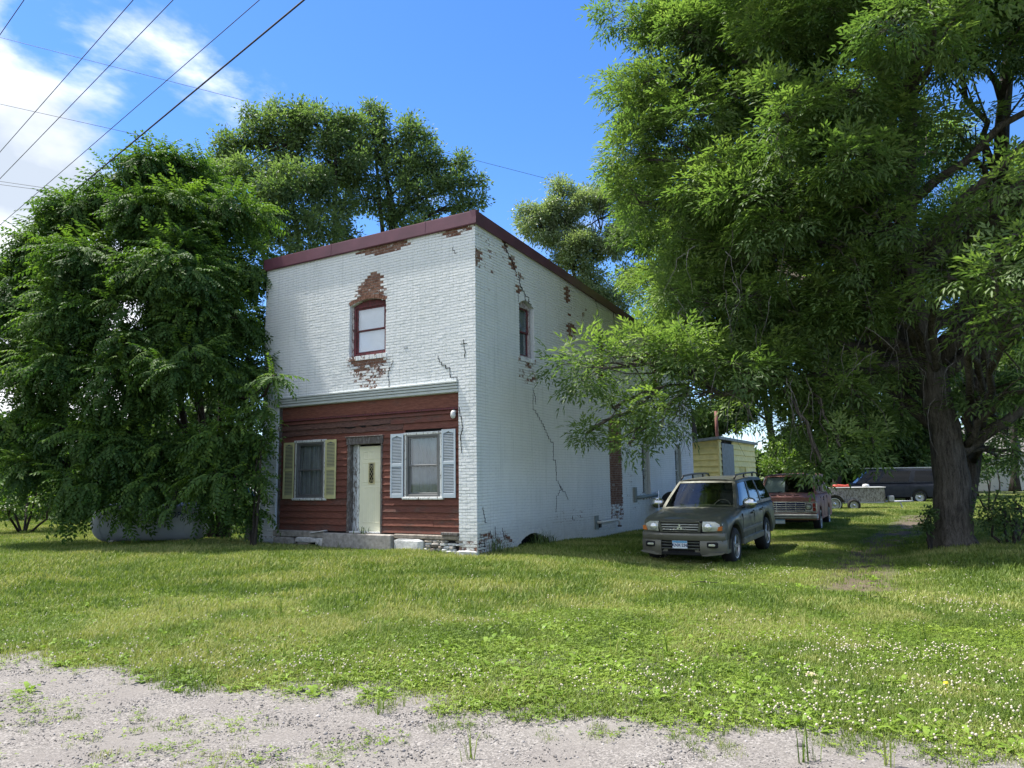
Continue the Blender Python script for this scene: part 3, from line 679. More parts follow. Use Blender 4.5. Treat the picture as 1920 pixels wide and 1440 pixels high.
# windows
def window(side, x0, x1, z0, z1, depth, fm, sm, fw=0.055, curtain='curtain_grey', glassm='window_glass', rise=0.0, screen=False, folds=True, part='window'):
    P = wall_pts(side)
    def bx(mb, a0, a1, o0, o1, za, zb_, b=0.004):
        p, q = P(a0, o0, 0), P(a1, o1, 0); mb.bbox(min(p[0], q[0]), max(p[0], q[0]), min(p[1], q[1]), max(p[1], q[1]), za, zb_, b)
    o = -depth
    mb = MB(); bx(mb, x0, x0+fw, o-0.05, o+0.03, z0, z1); bx(mb, x1-fw, x1, o-0.05, o+0.03, z0, z1); bx(mb, x0+fw+.001, x1-fw-.001, o-0.05, o+0.028, z1-fw, z1); bx(mb, x0+fw+.001, x1-fw-.001, o-0.05, o+0.028, z0, z0+fw)
    if rise:
        n = 8; lo, hi = x0, x1; top = [(lo+(hi-lo)*k/n, z1+rise*(1-(2*k/n-1)**2)) for k in range(n+1)]
        vs = [P(a, o+0.012, z) for a, z in top]+[P(hi, o+0.012, z1), P(lo, o+0.012, z1)]; vb = [P(a, o-0.03, z) for a, z in top]+[P(hi, o-0.03, z1), P(lo, o-0.03, z1)]; m_ = len(vs)
        mb.add(vs+vb, [tuple(range(m_)), tuple(range(2*m_-1, m_-1, -1))]+[(i, (i+1) % m_, (i+1) % m_+m_, i+m_) for i in range(m_)])
    win = mb.build(part, M[fm], bld)
    a0, a1, b0, b1 = x0+fw, x1-fw, z0+fw, z1-fw; zm = (b0+b1)/2; s = 0.045
    for (q0, q1, oo) in ((zm-0.02, b1, o-0.008), (b0, zm+0.02, o-0.03)):
        mb = MB()
        bx(mb, a0, a0+s, oo-0.02, oo+0.012, q0, q1); bx(mb, a1-s, a1, oo-0.02, oo+0.012, q0, q1); bx(mb, a0+s, a1-s, oo-0.02, oo+0.011, q0, q0+0.04); bx(mb, a0+s, a1-s, oo-0.02, oo+0.011, q1-0.04, q1)
        mb.build('sash', M[sm], win)
        mb = MB(); bx(mb, a0+s, a1-s, oo-0.006, oo-0.002, q0+0.04, q1-0.04, 0.0005); mb.build('pane', M[glassm], win)
    mb = MB(); n = 60
    vs = []
    for i in range(n+1):
        a = a0+(a1-a0)*i/n; w_ = 0.018*math.sin(i*0.9+math.sin(i*.33)*2) if folds else 0.0
        vs += [P(a, o-0.075+w_, b0), P(a, o-0.075+w_*.5, b1)]
    mb.add(vs, [(2*i, 2*i+2, 2*i+3, 2*i+1) for i in range(n)]); mb.build('curtain', M[curtain], win, smooth=True)
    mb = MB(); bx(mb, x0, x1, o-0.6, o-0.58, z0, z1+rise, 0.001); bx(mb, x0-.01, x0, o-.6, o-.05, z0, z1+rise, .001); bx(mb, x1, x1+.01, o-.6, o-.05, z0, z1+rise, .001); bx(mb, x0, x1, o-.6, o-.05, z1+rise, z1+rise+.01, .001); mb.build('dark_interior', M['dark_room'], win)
    return win
w1 = window(0, -5.50, -4.56, 1.14, 2.52, SY-0.02, 'screen_frame', 'screen_frame', 0.05, 'curtain_grey')
w2 = window(0, -1.96, -1.02, 1.16, 2.56, SY-0.02, 'screen_frame', 'screen_frame', 0.05, 'curtain_grey')
for w_, x0, x1, z0, z1 in ((w1, -5.56, -4.50, 1.08, 2.575), (w2, -2.02, -0.96, 1.10, 2.615)):
    mb = MB(); e = 0.062; y0, y1 = SY-0.045, SY+0.03
    mb.bbox(x0, x0+e, y0, y1, z0+e, z1-e); mb.bbox(x1-e, x1, y0, y1, z0+e, z1-e); mb.bbox(x0-0.03, x1+0.03, y0-0.012, y1, z1-e, z1); mb.bbox(x0-0.05, x1+0.05, y0-0.03, y1, z0, z0+e)
    mb.build('window_casing', M['peeling_white'], w_)
window(0, -3.66, -2.62, 4.555, 5.80, 0.13, 'maroon_wood', 'maroon_wood', 0.06, 'curtain_white', 'upper_glass', 0.115, folds=False)
mb = MB(); mb.bbox(-3.715, -3.662, 0.08, 0.14, 4.54, 5.80); mb.build('window_casing', M['white_maroon_wood'], bld)
for i, o in enumerate(SO[:3]): window(1, o[0]+0.05, o[1]-0.05, o[2]+0.01, o[3], 0.12, 'white_maroon_wood' if i == 0 else 'maroon_wood', 'maroon_wood', 0.05, 'curtain_grey', 'window_glass', o[4]-0.01)
for o in SO[3:5]: window(1, o[0]+0.04, o[1]-0.04, o[2]+0.01, o[3], 0.13, 'peeling_white', 'peeling_white', 0.05, 'dark_room', 'window_glass', o[4]-0.01)
# shutters with louvres
def shutter(x0, x1, z0, z1, mat, tilt=0.0):
    mb = MB(); e = 0.042; y0, y1 = SY-0.072, SY-0.047; zm = (z0+z1)/2+0.01
    mb.bbox(x0, x0+e, y0, y1, z0, z1, .003); mb.bbox(x1-e, x1, y0, y1, z0, z1, .003)
    mb.bbox(x0+e, x1-e, y0, y1, z0, z0+0.09, .003); mb.bbox(x0+e, x1-e, y0, y1, zm-0.035, zm+0.035, .003)
    xm = (x0+x1)/2
    mb.prism([(x0+e, z1), (x0+e, z1-0.09), (xm-0.06, z1-0.07), (xm, z1-0.045), (xm+0.06, z1-0.07), (x1-e, z1-0.09), (x1-e, z1)], y0, y1)
    mk = MB(); mk.box(x0+e-.004, x1-e+.004, y1-0.004, y1-0.001, z0+0.05, z1-0.05)
    sh = mb.build('shutter', M[mat], bld)
    mk.build('shadow_gap', M['curtain_grey'], sh)  # grey panel painting the shade between the slats
    mb = MB()
    for q0, q1 in ((z0+0.09, zm-0.035), (zm+0.035, z1-0.08)):
        n = int((q1-q0)/0.033)
        for i in range(n):
            z = q0+(q1-q0)*(i+0.5)/n; mb.add([(x0+e, y0+0.003, z-0.012), (x1-e, y0+0.003, z-0.012), (x1-e, y1-0.007, z+0.004), (x0+e, y1-0.007, z+0.004), (x0+e, y0+0.003, z-0.007), (x1-e, y0+0.003, z-0.007)], [(0, 1, 2, 3), (0, 1, 5, 4), (4, 5, 2, 3)])
    mb.build('louvre', M[mat], sh, stuff=True)
    if tilt:
        pass
shutter(-5.945, -5.575, 1.12, 2.535, 'yellow_shutter'); shutter(-4.485, -4.125, 1.12, 2.555, 'yellow_shutter')
shutter(-2.41, -2.035, 1.14, 2.60, 'blue_shutter'); shutter(-0.945, -0.575, 1.14, 2.64, 'blue_shutter')
# wall lamp and insulator on the shopfront
mb = MB(); mb.cyl((-0.60, SY-0.03, 3.02), (0, -1, 0), 0.035, 0.035, 0.06, 12); mb.lathe([(0.0, 0.07), (0.03, 0.065), (0.052, 0.03), (0.058, -0.04), (0.045, -0.09), (0.0, -0.11)], Matrix.Translation((-0.60, SY-0.11, 2.97)), 14); mb.build('porch_lamp', M['pvc'], bld, smooth=True)
mb = MB(); mb.lathe([(0, .06), (.03, .05), (.042, 0), (.03, -.05), (0, -.06)], Matrix.Translation((-6.12, SY-0.07, 2.9)), 12); mb.build('insulator', M['concrete'], bld, smooth=True)
# foundation: step slab, ledge and rubble stones
mb = MB(); mb.bbox(-4.42, -2.28, -0.10, 0.25, -0.10, 0.315, 0.02); mb.build('door_step', M['concrete'], bld)
mb = MB(); mb.bbox(-6.22, -4.43, -0.03, 0.28, 0.19, 0.345, 0.02); mb.build('foundation_ledge', M['concrete'], bld)
mb = MB(); mb.bbox(-2.27, -0.46, -0.02, 0.28, 0.235, 0.335, 0.02); mb.build('foundation_ledge', M['brown_stone'], bld)
mb = MB(); mb.bbox(-6.74, -0.0, 0.05, 0.3, -0.4, 0.24, 0.01); mb.build('foundation_core', M['gap_black'], bld)
def stone(x0, x1, z0, z1, pr, mat, seed):
    rr = random.Random(seed); bm = bmesh.new(); bmesh.ops.create_cube(bm, size=1); bmesh.ops.bevel(bm, geom=bm.edges[:], offset=0.16, segments=1, affect='EDGES')
    vs = []
    for v in bm.verts: vs.append(((x0+x1)/2+v.co.x*(x1-x0)*1.0+rr.uniform(-.012, .012), 0.05-pr/2+v.co.y*(0.12+pr)+rr.uniform(-.012, .012), (z0+z1)/2+v.co.z*(z1-z0)+rr.uniform(-.008, .008)))
    bm.verts.index_update(); mb = MB(); mb.add(vs, [tuple(v.index for v in f.verts) for f in bm.faces]); bm.free(); mb.build('foundation_stone', M[mat], bld)
stone(-2.24, -1.42, -0.05, 0.235, 0.05, 'white_stone', 1); stone(-5.4, -4.72, 0.06, 0.19, 0.05, 'white_stone', 2); stone(-4.7, -4.45, -0.05, 0.185, 0.045, 'white_stone', 3); stone(-6.2, -5.45, -0.05, 0.185, 0.04, 'concrete', 4)
stone(-5.4, -4.9, -0.06, 0.055, 0.03, 'brown_stone', 5); stone(-0.52, 0.0, -0.12, 0.03, 0.05, 'white_stone', 6); stone(-0.9, -0.52, -0.12, 0.02, 0.035, 'white_stone', 7)
rr = random.Random(8)
for row_, (z0, z1) in enumerate(((0.17, 0.232), (0.115, 0.168), (0.055, 0.112), (-0.02, 0.052), (-0.1, -0.022))):
    x = -1.41+rr.uniform(0, .05)
    while x < -0.36:
        w_ = rr.uniform(0.1, 0.24)
        if rr.random() > 0.1: stone(x, min(x+w_, -0.35), z0+rr.uniform(0, .008), z1-rr.uniform(0, .01), rr.uniform(0.0, 0.05), rr.choice(['white_stone', 'brown_stone', 'white_stone', 'concrete']), rr.randrange(9999))
        x += w_+0.012
mb = MB(); mb.bbox(-0.92, -0.47, -0.06, 0.07, 0.337, 0.40, 0.008); mb.build('loose_block', M['grey_wood'], bld)
mb = MB(); mb.bbox(-4.85, -4.35, -0.09, 0.02, 0.32, 0.345, 0.006, Matrix.Translation((-4.6, 0, 0.33)) @ Matrix.Rotation(R(-8), 4, 'Y') @ Matrix.Translation((4.6, 0, -0.33))); mb.build('broken_plaster', M['white_stone'], bld)
# side wall fittings
mb = MB(); mb.tube([(0.0, 6.02, 0.31), (0.10, 6.02, 0.31), (0.13, 6.1, 0.315), (0.13, 7.1, 0.33), (0.135, 7.24, 0.31), (0.14, 7.29, 0.25), (0.14, 7.30, 0.16)], 0.038, 12); mb.build('drain_pipe', M['pvc'], bld, smooth=True)
mb = MB(); mb.lathe([(.0, 0.02), (.06, .02), (.06, -.03), (.0, -.03)], Matrix.Translation((0.14, 7.3, 0.15)), 12); mb.build('pipe_end', M['grey_wood'], bld)
mb = MB(); mb.bbox(0.01, 0.03, 5.86, 6.10, 0.12, 0.50, 0.004); mb.build('metal_plate', M['vent_green'], bld)
mb = MB(); mb.bbox(0.012, 0.07, 6.08, 6.2, 0.16, 0.36, 0.01); mb.build('utility_box', M['black_metal'], bld)
mb = MB(); mb.tube([(0.0, 8.9, 0.92), (0.12, 8.9, 0.92), (0.16, 9.0, 0.93), (0.16, 10.25, 0.97), (0.18, 10.4, 0.97), (0.1, 10.5, 0.97)], 0.055, 12); mb.build('vent_pipe', M['vent_green'], bld, smooth=True)
mb = MB(); mb.bbox(0.01, 0.09, 8.78, 8.9, 0.78, 1.25, 0.01); mb.build('vent_bracket', M['vent_green'], bld)
# dark basement recess under the arch
mb = MB(); mb.box(-0.30, -0.28, 1.55, 3.3, -0.45, 0.6); mb.build('basement_recess', M['gap_black'], bld)
# ---------------------------------------------------------------- foliage
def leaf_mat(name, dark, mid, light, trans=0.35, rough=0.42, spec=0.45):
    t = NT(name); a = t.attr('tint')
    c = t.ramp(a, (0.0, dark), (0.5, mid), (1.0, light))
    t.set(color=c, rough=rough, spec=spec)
    tl = t.n.new('ShaderNodeBsdfTranslucent'); c2 = t.mix(1.0, c, (1.2, 1.4, 0.6), 'MULTIPLY'); t.l.new(c2, tl.inputs['Color'])
    ms = t.n.new('ShaderNodeMixShader'); ms.inputs[0].default_value = trans
    t.l.new(t.b.outputs[0], ms.inputs[1]); t.l.new(tl.outputs[0], ms.inputs[2]); t.l.new(ms.outputs[0], t.out.inputs['Surface'])
    M[name] = t.m
leaf_mat('ash_leaf', (0.058, 0.104, 0.040), (0.120, 0.190, 0.062), (0.245, 0.325, 0.105), .45, .5, .35)
leaf_mat('dark_leaf', (0.036, 0.078, 0.022), (0.075, 0.14, 0.034), (0.17, 0.26, 0.042), 0.40, 0.6, 0.22)
leaf_mat('back_leaf', (0.050, 0.090, 0.036), (0.10, 0.158, 0.056), (0.195, 0.26, 0.09), .42, .5, .3)
leaf_mat('pale_leaf', (0.14, 0.18, 0.10), (0.23, 0.28, 0.15), (0.32, 0.37, 0.21), 0.42)
leaf_mat('airy_leaf', (0.065, 0.11, 0.048), (0.12, 0.18, 0.075), (0.20, 0.265, 0.11), .45, .5, .3)
leaf_mat('bush_leaf', (0.045, 0.09, 0.018), (0.08, 0.15, 0.025), (0.15, 0.22, 0.035), 0.4)
def bark_mat(name, a, b, sc=1.0):
    t = NT(name); g = t.noise(16*sc, 6, 0.7, sc=(1, 1, 0.16), dist=0.6); f = t.noise(60*sc, 4, 0.7, sc=(1, 1, .4))
    t.set(color=t.ramp(t.math('ADD', t.math('MULTIPLY', g, 0.7), t.math('MULTIPLY', f, 0.3)), (0.38, a), (0.62, b)), rough=0.95, spec=0.15)
    t.bump(g, 1.0, 0.045); t.bump(f, 0.5, 0.01); M[name] = t.m
bark_mat('ash_bark', (0.035, 0.030, 0.026), (0.15, 0.135, 0.115)); bark_mat('dark_bark', (0.022, 0.020, 0.018), (0.07, 0.062, 0.052))
def rotm(d, roll):
    """rotation matrices taking +x to directions d, with rolls"""
    n = len(d); x = d/np.linalg.norm(d, axis=1, keepdims=True)
    up = np.tile([0, 0, 1.0], (n, 1)); up[np.abs(x[:, 2]) > 0.95] = [0, 1, 0]
    y = np.cross(up, x); y /= np.linalg.norm(y, axis=1, keepdims=True); z = np.cross(x, y)
    c, s = np.cos(roll)[:, None], np.sin(roll)[:, None]
    return np.stack([x, y*c+z*s, z*c-y*s], -1)
def leaf_quads(pos, dirs, norms, ln, wd, fold=0.12, droop=0.12):
    """each leaf: base, two sides, tip; folded along the midrib -> 2 triangles stored as 4 verts / 2 tris"""
    n = len(pos); x = dirs/np.linalg.norm(dirs, axis=1, keepdims=True)
    y = np.cross(norms, x); y /= np.linalg.norm(y, axis=1, keepdims=True)+1e-9; z = np.cross(x, y)
    ln = ln[:, None]; wd = wd[:, None]
    base = pos; tip = pos + x*ln - z*ln*droop
    a = pos + x*ln*0.42 + y*wd*0.5 + z*wd*fold; b = pos + x*ln*0.42 - y*wd*0.5 + z*wd*fold
    V = np.stack([base, a, tip, b], 1)
    return V
def spray_ash(r_):
    """a twig tip with opposite pinnate leaves of long leaflets"""
    P_, D_, N_, Ln, Wd = [], [], [], [], []
    twig = 0.20
    for k, (t0, ang) in enumerate(((0.25, 55), (0.25, -55), (0.7, 45), (0.7, -45), (1.0, 8))):
        b = np.array([twig*t0, 0, 0]); a = R(ang+r_.uniform(-12, 12)); el = r_.uniform(-0.5, 0.35)
        d = np.array([math.cos(a)*math.cos(el), math.sin(a)*math.cos(el), math.sin(el)]); sd = np.cross([0, 0, 1], d); sd /= np.linalg.norm(sd)
        L_ = r_.uniform(0.18, 0.26); nf = 2
        for q in range(nf):
            f = (q+0.6)/nf
            for sgn in (1, -1):
                dd = d*0.9+sd*sgn*0.62+np.array([0, 0, -0.06]); P_.append(b+d*L_*f+np.array([0, 0, -0.08*f*f])); D_.append(dd); N_.append([0.1*r_.normal(), 0.1*r_.normal(), 1]); Ln.append(r_.uniform(.10, .145)); Wd.append(r_.uniform(.032, .042))
        P_.append(b+d*L_+np.array([0, 0, -0.08])); D_.append(d+np.array([0, 0, -.35])); N_.append([0, 0.1, 1]); Ln.append(0.135); Wd.append(0.040)
    return np.array(P_), np.array(D_), np.array(N_), np.array(Ln), np.array(Wd)
def spray_broad(r_):
    """a drooping twig with alternate broad leaves"""
    P_, D_, N_, Ln, Wd = [], [], [], [], []
    L_ = 0.55
    for k in range(15):
        f = (k+0.5)/15; sg = 1 if k % 2 else -1; b = np.array([L_*f, 0, -0.26*f*f]); a = sg*R(r_.uniform(45, 75))
        d = np.array([math.cos(a), math.sin(a), -0.45-0.4*f]); P_.append(b); D_.append(d); N_.append([0.3, 0.25*r_.normal(), 1]); Ln.append(r_.uniform(.12, .165)*(1-.2*f)); Wd.append(r_.uniform(.058, .074)*(1-.2*f))
    P_.append(np.array([L_, 0, -0.26])); D_.append(np.array([0.6, 0, -0.8])); N_.append([1, 0, .5]); Ln.append(0.1); Wd.append(.045)
    return np.array(P_), np.array(D_), np.array(N_), np.array(Ln), np.array(Wd)
def spray_loose(r_, n=14, sz=0.13, wd=0.06, rad=0.28):
    P_ = r_.normal(size=(n, 3))*rad*0.5; D_ = P_+r_.normal(size=(n, 3))*0.15+np.array([0.1, 0, -0.05]); N_ = r_.normal(size=(n, 3))*0.5+np.array([0, 0, 1.0])
    return P_, D_, N_, r_.uniform(sz*.75, sz*1.2, n), r_.uniform(wd*.8, wd*1.2, n)
def sprays(name, pos, dirs, kind, mat, parent, r_, scale=1.0, tint=None, single=0, single_sort=None):
    protos = []
    for k in range(6):
        f = {'ash': spray_ash, 'broad': spray_broad}.get(kind) if isinstance(kind, str) else None
        p = f(r_) if f else spray_loose(r_, **kind)
        protos.append(leaf_quads(*p))
    nS = len(pos); which = r_.integers(0, 6, nS); Rm = rotm(dirs, r_.normal(size=nS)*0.45); sc = r_.uniform(0.8, 1.25, nS)*scale
    tint = (np.full(nS, 0.5) if tint is None else tint)
    sing = np.zeros(nS, bool)
    if single:
        order = np.argsort(single_sort)[:single]; sing[order] = True
    Vs, Ts = [], []
    for k in range(6):
        m = (which == k) & ~sing
        if not m.any(): continue
        pv = protos[k].reshape(-1, 3)
        V = np.einsum('nij,vj->nvi', Rm[m], pv)*sc[m][:, None, None]+pos[m][:, None, :]
        t_ = np.repeat(tint[m][:, None], len(pv)//4, 1)+r_.normal(size=(m.sum(), len(pv)//4))*0.12
        Vs.append(V.reshape(-1, 3)); Ts.append(np.repeat(np.clip(t_, 0, 1).ravel(), 4))
    V = np.concatenate(Vs); T = np.concatenate(Ts); nl = len(V)//4; b = np.arange(nl)[:, None]*4
    F_ = np.concatenate([b+np.array([[0, 1, 2]]), b+np.array([[0, 2, 3]])], 1).reshape(-1, 3)
    o = np_mesh(name, V, F_, mat, parent, {'tint': T}, nv=3, kind='stuff')
    if single:
        pool = {}
        for k in range(6):
            for tl in range(3):
                pv = protos[k].reshape(-1, 3); n_ = len(pv)//4; bb_ = np.arange(n_)[:, None]*4; F2 = np.concatenate([bb_+np.array([[0, 1, 2]]), bb_+np.array([[0, 2, 3]])], 1).reshape(-1, 3)
                tt = np.repeat(np.clip(0.3+0.25*tl+r_.normal(size=n_)*0.1, 0, 1), 4)
                q = np_mesh('leaf_spray', pv, F2, mat, None, {'tint': tt}, nv=3); pool[(k, tl)] = q.data; bpy.data.objects.remove(q)
        for i in np.nonzero(sing)[0]:
            q = bpy.data.objects.new('leaf_spray', pool[(int(which[i]), int(np.clip((tint[i]-.2)/.25, 0, 2)))]); COL.objects.link(q); q.parent = parent
            q.matrix_local = Matrix.Translation(Vector(pos[i])) @ (Matrix([list(r) for r in Rm[i]]).to_4x4()) @ Matrix.Scale(float(sc[i]), 4)
    return o, nl
def curve_pts(a, b, bend, n, r_, jit=0.0):
    a = np.array(a, float); b = np.array(b, float); L_ = np.linalg.norm(b-a)
    pts = []
    for i in range(n+1):
        f = i/n; p = a*(1-f)+b*f + np.array(bend)*L_*math.sin(math.pi*f)*0.5
        if 0 < i < n: p = p+r_.normal(size=3)*jit*L_
        pts.append(p)
    return pts
def make_tree(name, label, base, trunks, clumps, kind, leafmat, barkmat, seed, per_m3=9.0, scale=1.0, group=None, sub=9, single=0, leafsub=0.36, twigs=True, tintbase=0.42, droop=0.25, cat='tree', shell=0.55, lay=1.0, jit=0.35, hidden=10**6):
    """trunks: list of [(x,y,z,r)...] world polylines; clumps: (x,y,z, rx,ry,rz[, trunk index])"""
    r_ = np.random.default_rng(seed); base = np.array(base, float)
    root = empty(name, base, 0, label, cat, group)
    tb = MB()
    for k, tr in enumerate(trunks):
        mb = MB(); pts = [np.array(p[:3])-base for p in tr]; P2, R2 = [], []
        for i in range(len(pts)-1):
            for q in range(4):
                f = q/4; P2.append(pts[i]*(1-f)+pts[i+1]*f+(r_.normal(size=3)*0.012 if (i or q) else 0)); R2.append(tr[i][3]*(1-f)+tr[i+1][3]*f)
        P2.append(pts[-1]); R2.append(tr[-1][3])
        n = 20 if tr[0][3] > 0.2 else 9
        mb.tube(P2, R2, n)
        if tr[0][3] > 0.3:      # root flare and fluting
            vs = []
            for j, v in enumerate(mb.v):
                ring = j//n; c = P2[min(ring, len(P2)-1)]; d = np.array(v)-c; h = max(0, c[2]); a = math.atan2(d[1], d[0])
                fl = 1+0.75*math.exp(-max(0, c[2])/0.16)*(0.55+0.45*math.sin(5*a+1))+0.05*math.sin(7*a+c[2])
                vs.append(tuple(c+d*np.array([fl, fl, 1])))
            mb.v = vs
        mb.build('trunk', M[barkmat], root, smooth=True)
    # limbs towards the clumps, twigs inside them
    lb = MB(); tw = MB(); pos, dirs, tint, srt = [], [], [], []
    for ci, c in enumerate(clumps):
        cx = np.array(c[:3], float)-base; rad = np.array(c[3:6], float); tr = trunks[c[6]] if len(c) > 6 else trunks[r_.integers(len(trunks))]
        # leave the trunk below the clump
        tp = [np.array(p[:3])-base for p in tr]; best = None
        for i in range(len(tp)-1):
            for q in range(6):
                f = q/6; p = tp[i]*(1-f)+tp[i+1]*f; d = cx-p; h = math.hypot(d[0], d[1])
                cost = abs(d[2]-h*0.45)+0.3*h
                if p[2] > 1.6 and (best is None or cost < best[0]): best = (cost, p, tr[i][3]*(1-f)+tr[i+1][3]*f)
        if best is None: best = (0, tp[-1], tr[-1][3])
        st = best[1]; L_ = np.linalg.norm(cx-st); r0 = min(best[2]*0.55, 0.035+0.022*L_)*(.35 if cx[2] < st[2]-.2 else 1)
        lp = curve_pts(st, cx, (0, 0, 0.18 if cx[2] > st[2] else 0.3), 7, r_, 0.02)
        lb.tube(lp, list(np.linspace(r0, 0.03, 8)), 7)
        ns = max(3, int(sub*(rad[0]*rad[1]*rad[2])**(1/3)))
        for s in range(ns):
            u = r_.normal(size=3); u /= np.linalg.norm(u); rr_ = r_.uniform(0.3, 1.0)**0.5*(1.18 if r_.random() < .18 else 1)
            sc_ = cx+u*rad*rr_*0.86; sr = np.array([1, 1, 0.62*lay])*leafsub*rad.mean()*r_.uniform(0.75, 1.35)
            f = r_.integers(3, 8); lb.tube(curve_pts(lp[f], sc_, (0, 0, 0.1), 4, r_, 0.04), [0.028, 0.02, 0.016, 0.012, 0.008], 5)
            vol = 4/3*math.pi*sr.prod(); n = max(6, int(per_m3*vol**0.8*10*(.62 if ci >= hidden else 1)))
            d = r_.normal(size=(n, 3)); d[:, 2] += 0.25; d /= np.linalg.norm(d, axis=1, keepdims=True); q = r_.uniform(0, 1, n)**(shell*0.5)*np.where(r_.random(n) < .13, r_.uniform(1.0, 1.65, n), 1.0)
            p = sc_+d*sr*q[:, None]
            out = d*np.array([1, 1, 0.6])+np.array([0, 0, -droop])+r_.normal(size=(n, 3))*jit+(sc_-cx)/(np.linalg.norm(sc_-cx)+.1)*0.5
            pos.append(p); dirs.append(out)
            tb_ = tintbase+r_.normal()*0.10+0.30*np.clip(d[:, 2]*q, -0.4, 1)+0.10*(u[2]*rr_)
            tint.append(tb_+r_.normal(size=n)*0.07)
            if twigs:
                for j in range(0, n, 3): tw.tube([sc_+(p[j]-sc_)*0.1, sc_+(p[j]-sc_)*0.6+[0, 0, 0.03], p[j]], [0.007, 0.005, 0.003], 3, caps=False)
    lb.build('limb', M[barkmat], root, smooth=True)
    if twigs: tw.build('twig', M[barkmat], root, stuff=True)
    pos = np.concatenate(pos); dirs = np.concatenate(dirs); tint = np.concatenate(tint)
    srt = np.linalg.norm(pos+base-CAM, axis=1) if single else None
    if single:   # only sprays inside the camera's view are worth picking out
        w = pos+base-CAM; z = w@FW; px = 960+F_PX*(w@RT)/z; py = 720-F_PX*(w@UP)/z
        srt = srt+1e3*((px < 20) | (px > 1900) | (py < 20) | (py > 1420))
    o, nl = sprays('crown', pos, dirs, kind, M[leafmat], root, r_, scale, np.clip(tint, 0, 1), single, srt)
    print('TREE', name, len(pos), 'sprays', nl*2, 'tris')
    return root
def pc(px, py, Y, rpx, fy=1.0, fz=0.8, tr=None):
    """a clump centre seen at a pixel and standing Y metres away, radius given in photo pixels"""
    p = at_depth(px, py, Y); r = rpx*Y/F_PX
    return (p[0], p[1], p[2], r, r*fy, r*fz)+(() if tr is None else (tr,))
# ---------------------------------------------------------------- trees
def P3(px, py, Y, r): p = at_depth(px, py, Y); return (p[0], p[1], p[2], r)
# the big ash on the right
bz = H(9.58, 16.5)
ashA = [(9.58, 16.5, bz-0.15, .42), (9.56, 16.5, bz+0.6, .36), P3(1785, 900, 16.5, .35), P3(1772, 800, 16.5, .31), P3(1742, 680, 16.5, .29), P3(1712, 570, 16.4, .26), P3(1698, 430, 16.2, .22), P3(1704, 200, 16.2, .17), P3(1725, 0, 16.3, .12), P3(1740, -260, 16.3, .05)]
ashB = [P3(1788, 858, 16.5, .18), P3(1820, 832, 16.4, .14), P3(1862, 805, 16.0, .12), P3(1960, 740, 15.6, .09), P3(2090, 640, 15.3, .06)]
ashC = [(10.15, 17.5, bz-0.1, .24), P3(1818, 900, 17.5, .20), P3(1842, 700, 17.4, .19), P3(1868, 480, 17.2, .17), P3(1880, 240, 17.2, .16), P3(1900, 0, 17.2, .11), P3(1930, -250, 17.2, .05)]
ashD = [P3(1742, 680, 16.5, .18), P3(1600, 700, 16.4, .13), P3(1480, 712, 16.3, .09), P3(1330, 745, 16.2, .05)]
ashE = [P3(1705, 200, 16.2, .11), P3(1560, 170, 16.3, .09), P3(1420, 130, 16.6, .06), P3(1290, 60, 17, .03)]
cl = []
for c in [(1200, 10, 18, 75, 0), (1260, 110, 18, 75, 4), (1190, 190, 17.5, 70, 4), (1330, 30, 17.5, 90, 4), (1215, 300, 17.3, 85, 0), (1200, 380, 17.3, 52, 0), (1330, 210, 16.6, 85, 4), (1430, 120, 15.6, 85, 4), (1330, 340, 16.6, 95, 0), (1460, 250, 14.8, 90, 0),
          (1540, 60, 15, 85, 0), (1600, 170, 14, 80, 0), (1450, 390, 15.2, 90, 0), (1580, 310, 14.2, 85, 0), (1640, 400, 14.4, 70, 0), (1690, 60, 14.8, 75, 0), (1790, 110, 14.6, 65, 2), (1890, 60, 14, 75, 2), (1760, 20, 15.5, 70, 2), (1800, 250, 15.4, 55, 2), (1560, 460, 15.2, 85, 0), (1690, 470, 14.8, 60, 0),
          (1330, 470, 17, 85, 0), (1400, 560, 16.8, 85, 3), (1510, 590, 16.3, 80, 3), (1610, 560, 15.4, 70, 0), (1280, 560, 17.2, 60, 3), (1780, 520, 13.6, 58, 0), (1830, 600, 13, 55, 2), (1700, 590, 15.2, 40, 0),
          (1910, 330, 12.2, 60, 2), (1900, 440, 12.0, 62, 2), (1870, 530, 12, 55, 2), (1915, 610, 12.2, 55, 2), (1820, 420, 14, 55, 2), (1930, 720, 14, 60, 1), (1870, 860, 17.5, 34, 1), (1850, 775, 16.6, 34, 1), (1890, 800, 16.2, 36, 1), (1905, 850, 16.6, 26, 1), (1830, 730, 15.5, 34, 1),
          (1100, 690, 15.9, 58, 3), (1180, 680, 16, 62, 3), (1265, 690, 15.9, 68, 3), (1350, 680, 16, 70, 3), (1150, 765, 16, 42, 3), (1230, 770, 16, 60, 3), (1180, 832, 15.7, 32, 3), (1310, 745, 16, 44, 3), (1430, 700, 16.3, 70, 3), (1100, 812, 15.9, 14, 3),
          (1500, 700, 16.4, 62, 3), (1580, 720, 16, 64, 3), (1660, 690, 16.4, 50, 3), (1420, 755, 17.5, 36, 3), (1520, 790, 16.4, 56, 3), (1610, 800, 15.6, 54, 3), (1575, 838, 15.2, 34, 3), (1540, 866, 15.2, 24, 3), (1640, 835, 15.4, 26, 3), (1690, 780, 16.6, 40, 3)]:
    cl.append(pc(c[0], c[1], c[2], c[3]*1.04, 1.15, 0.85, c[4]))
NH = len(cl)  # clumps from here on are out of sight, added to deepen the shade underneath
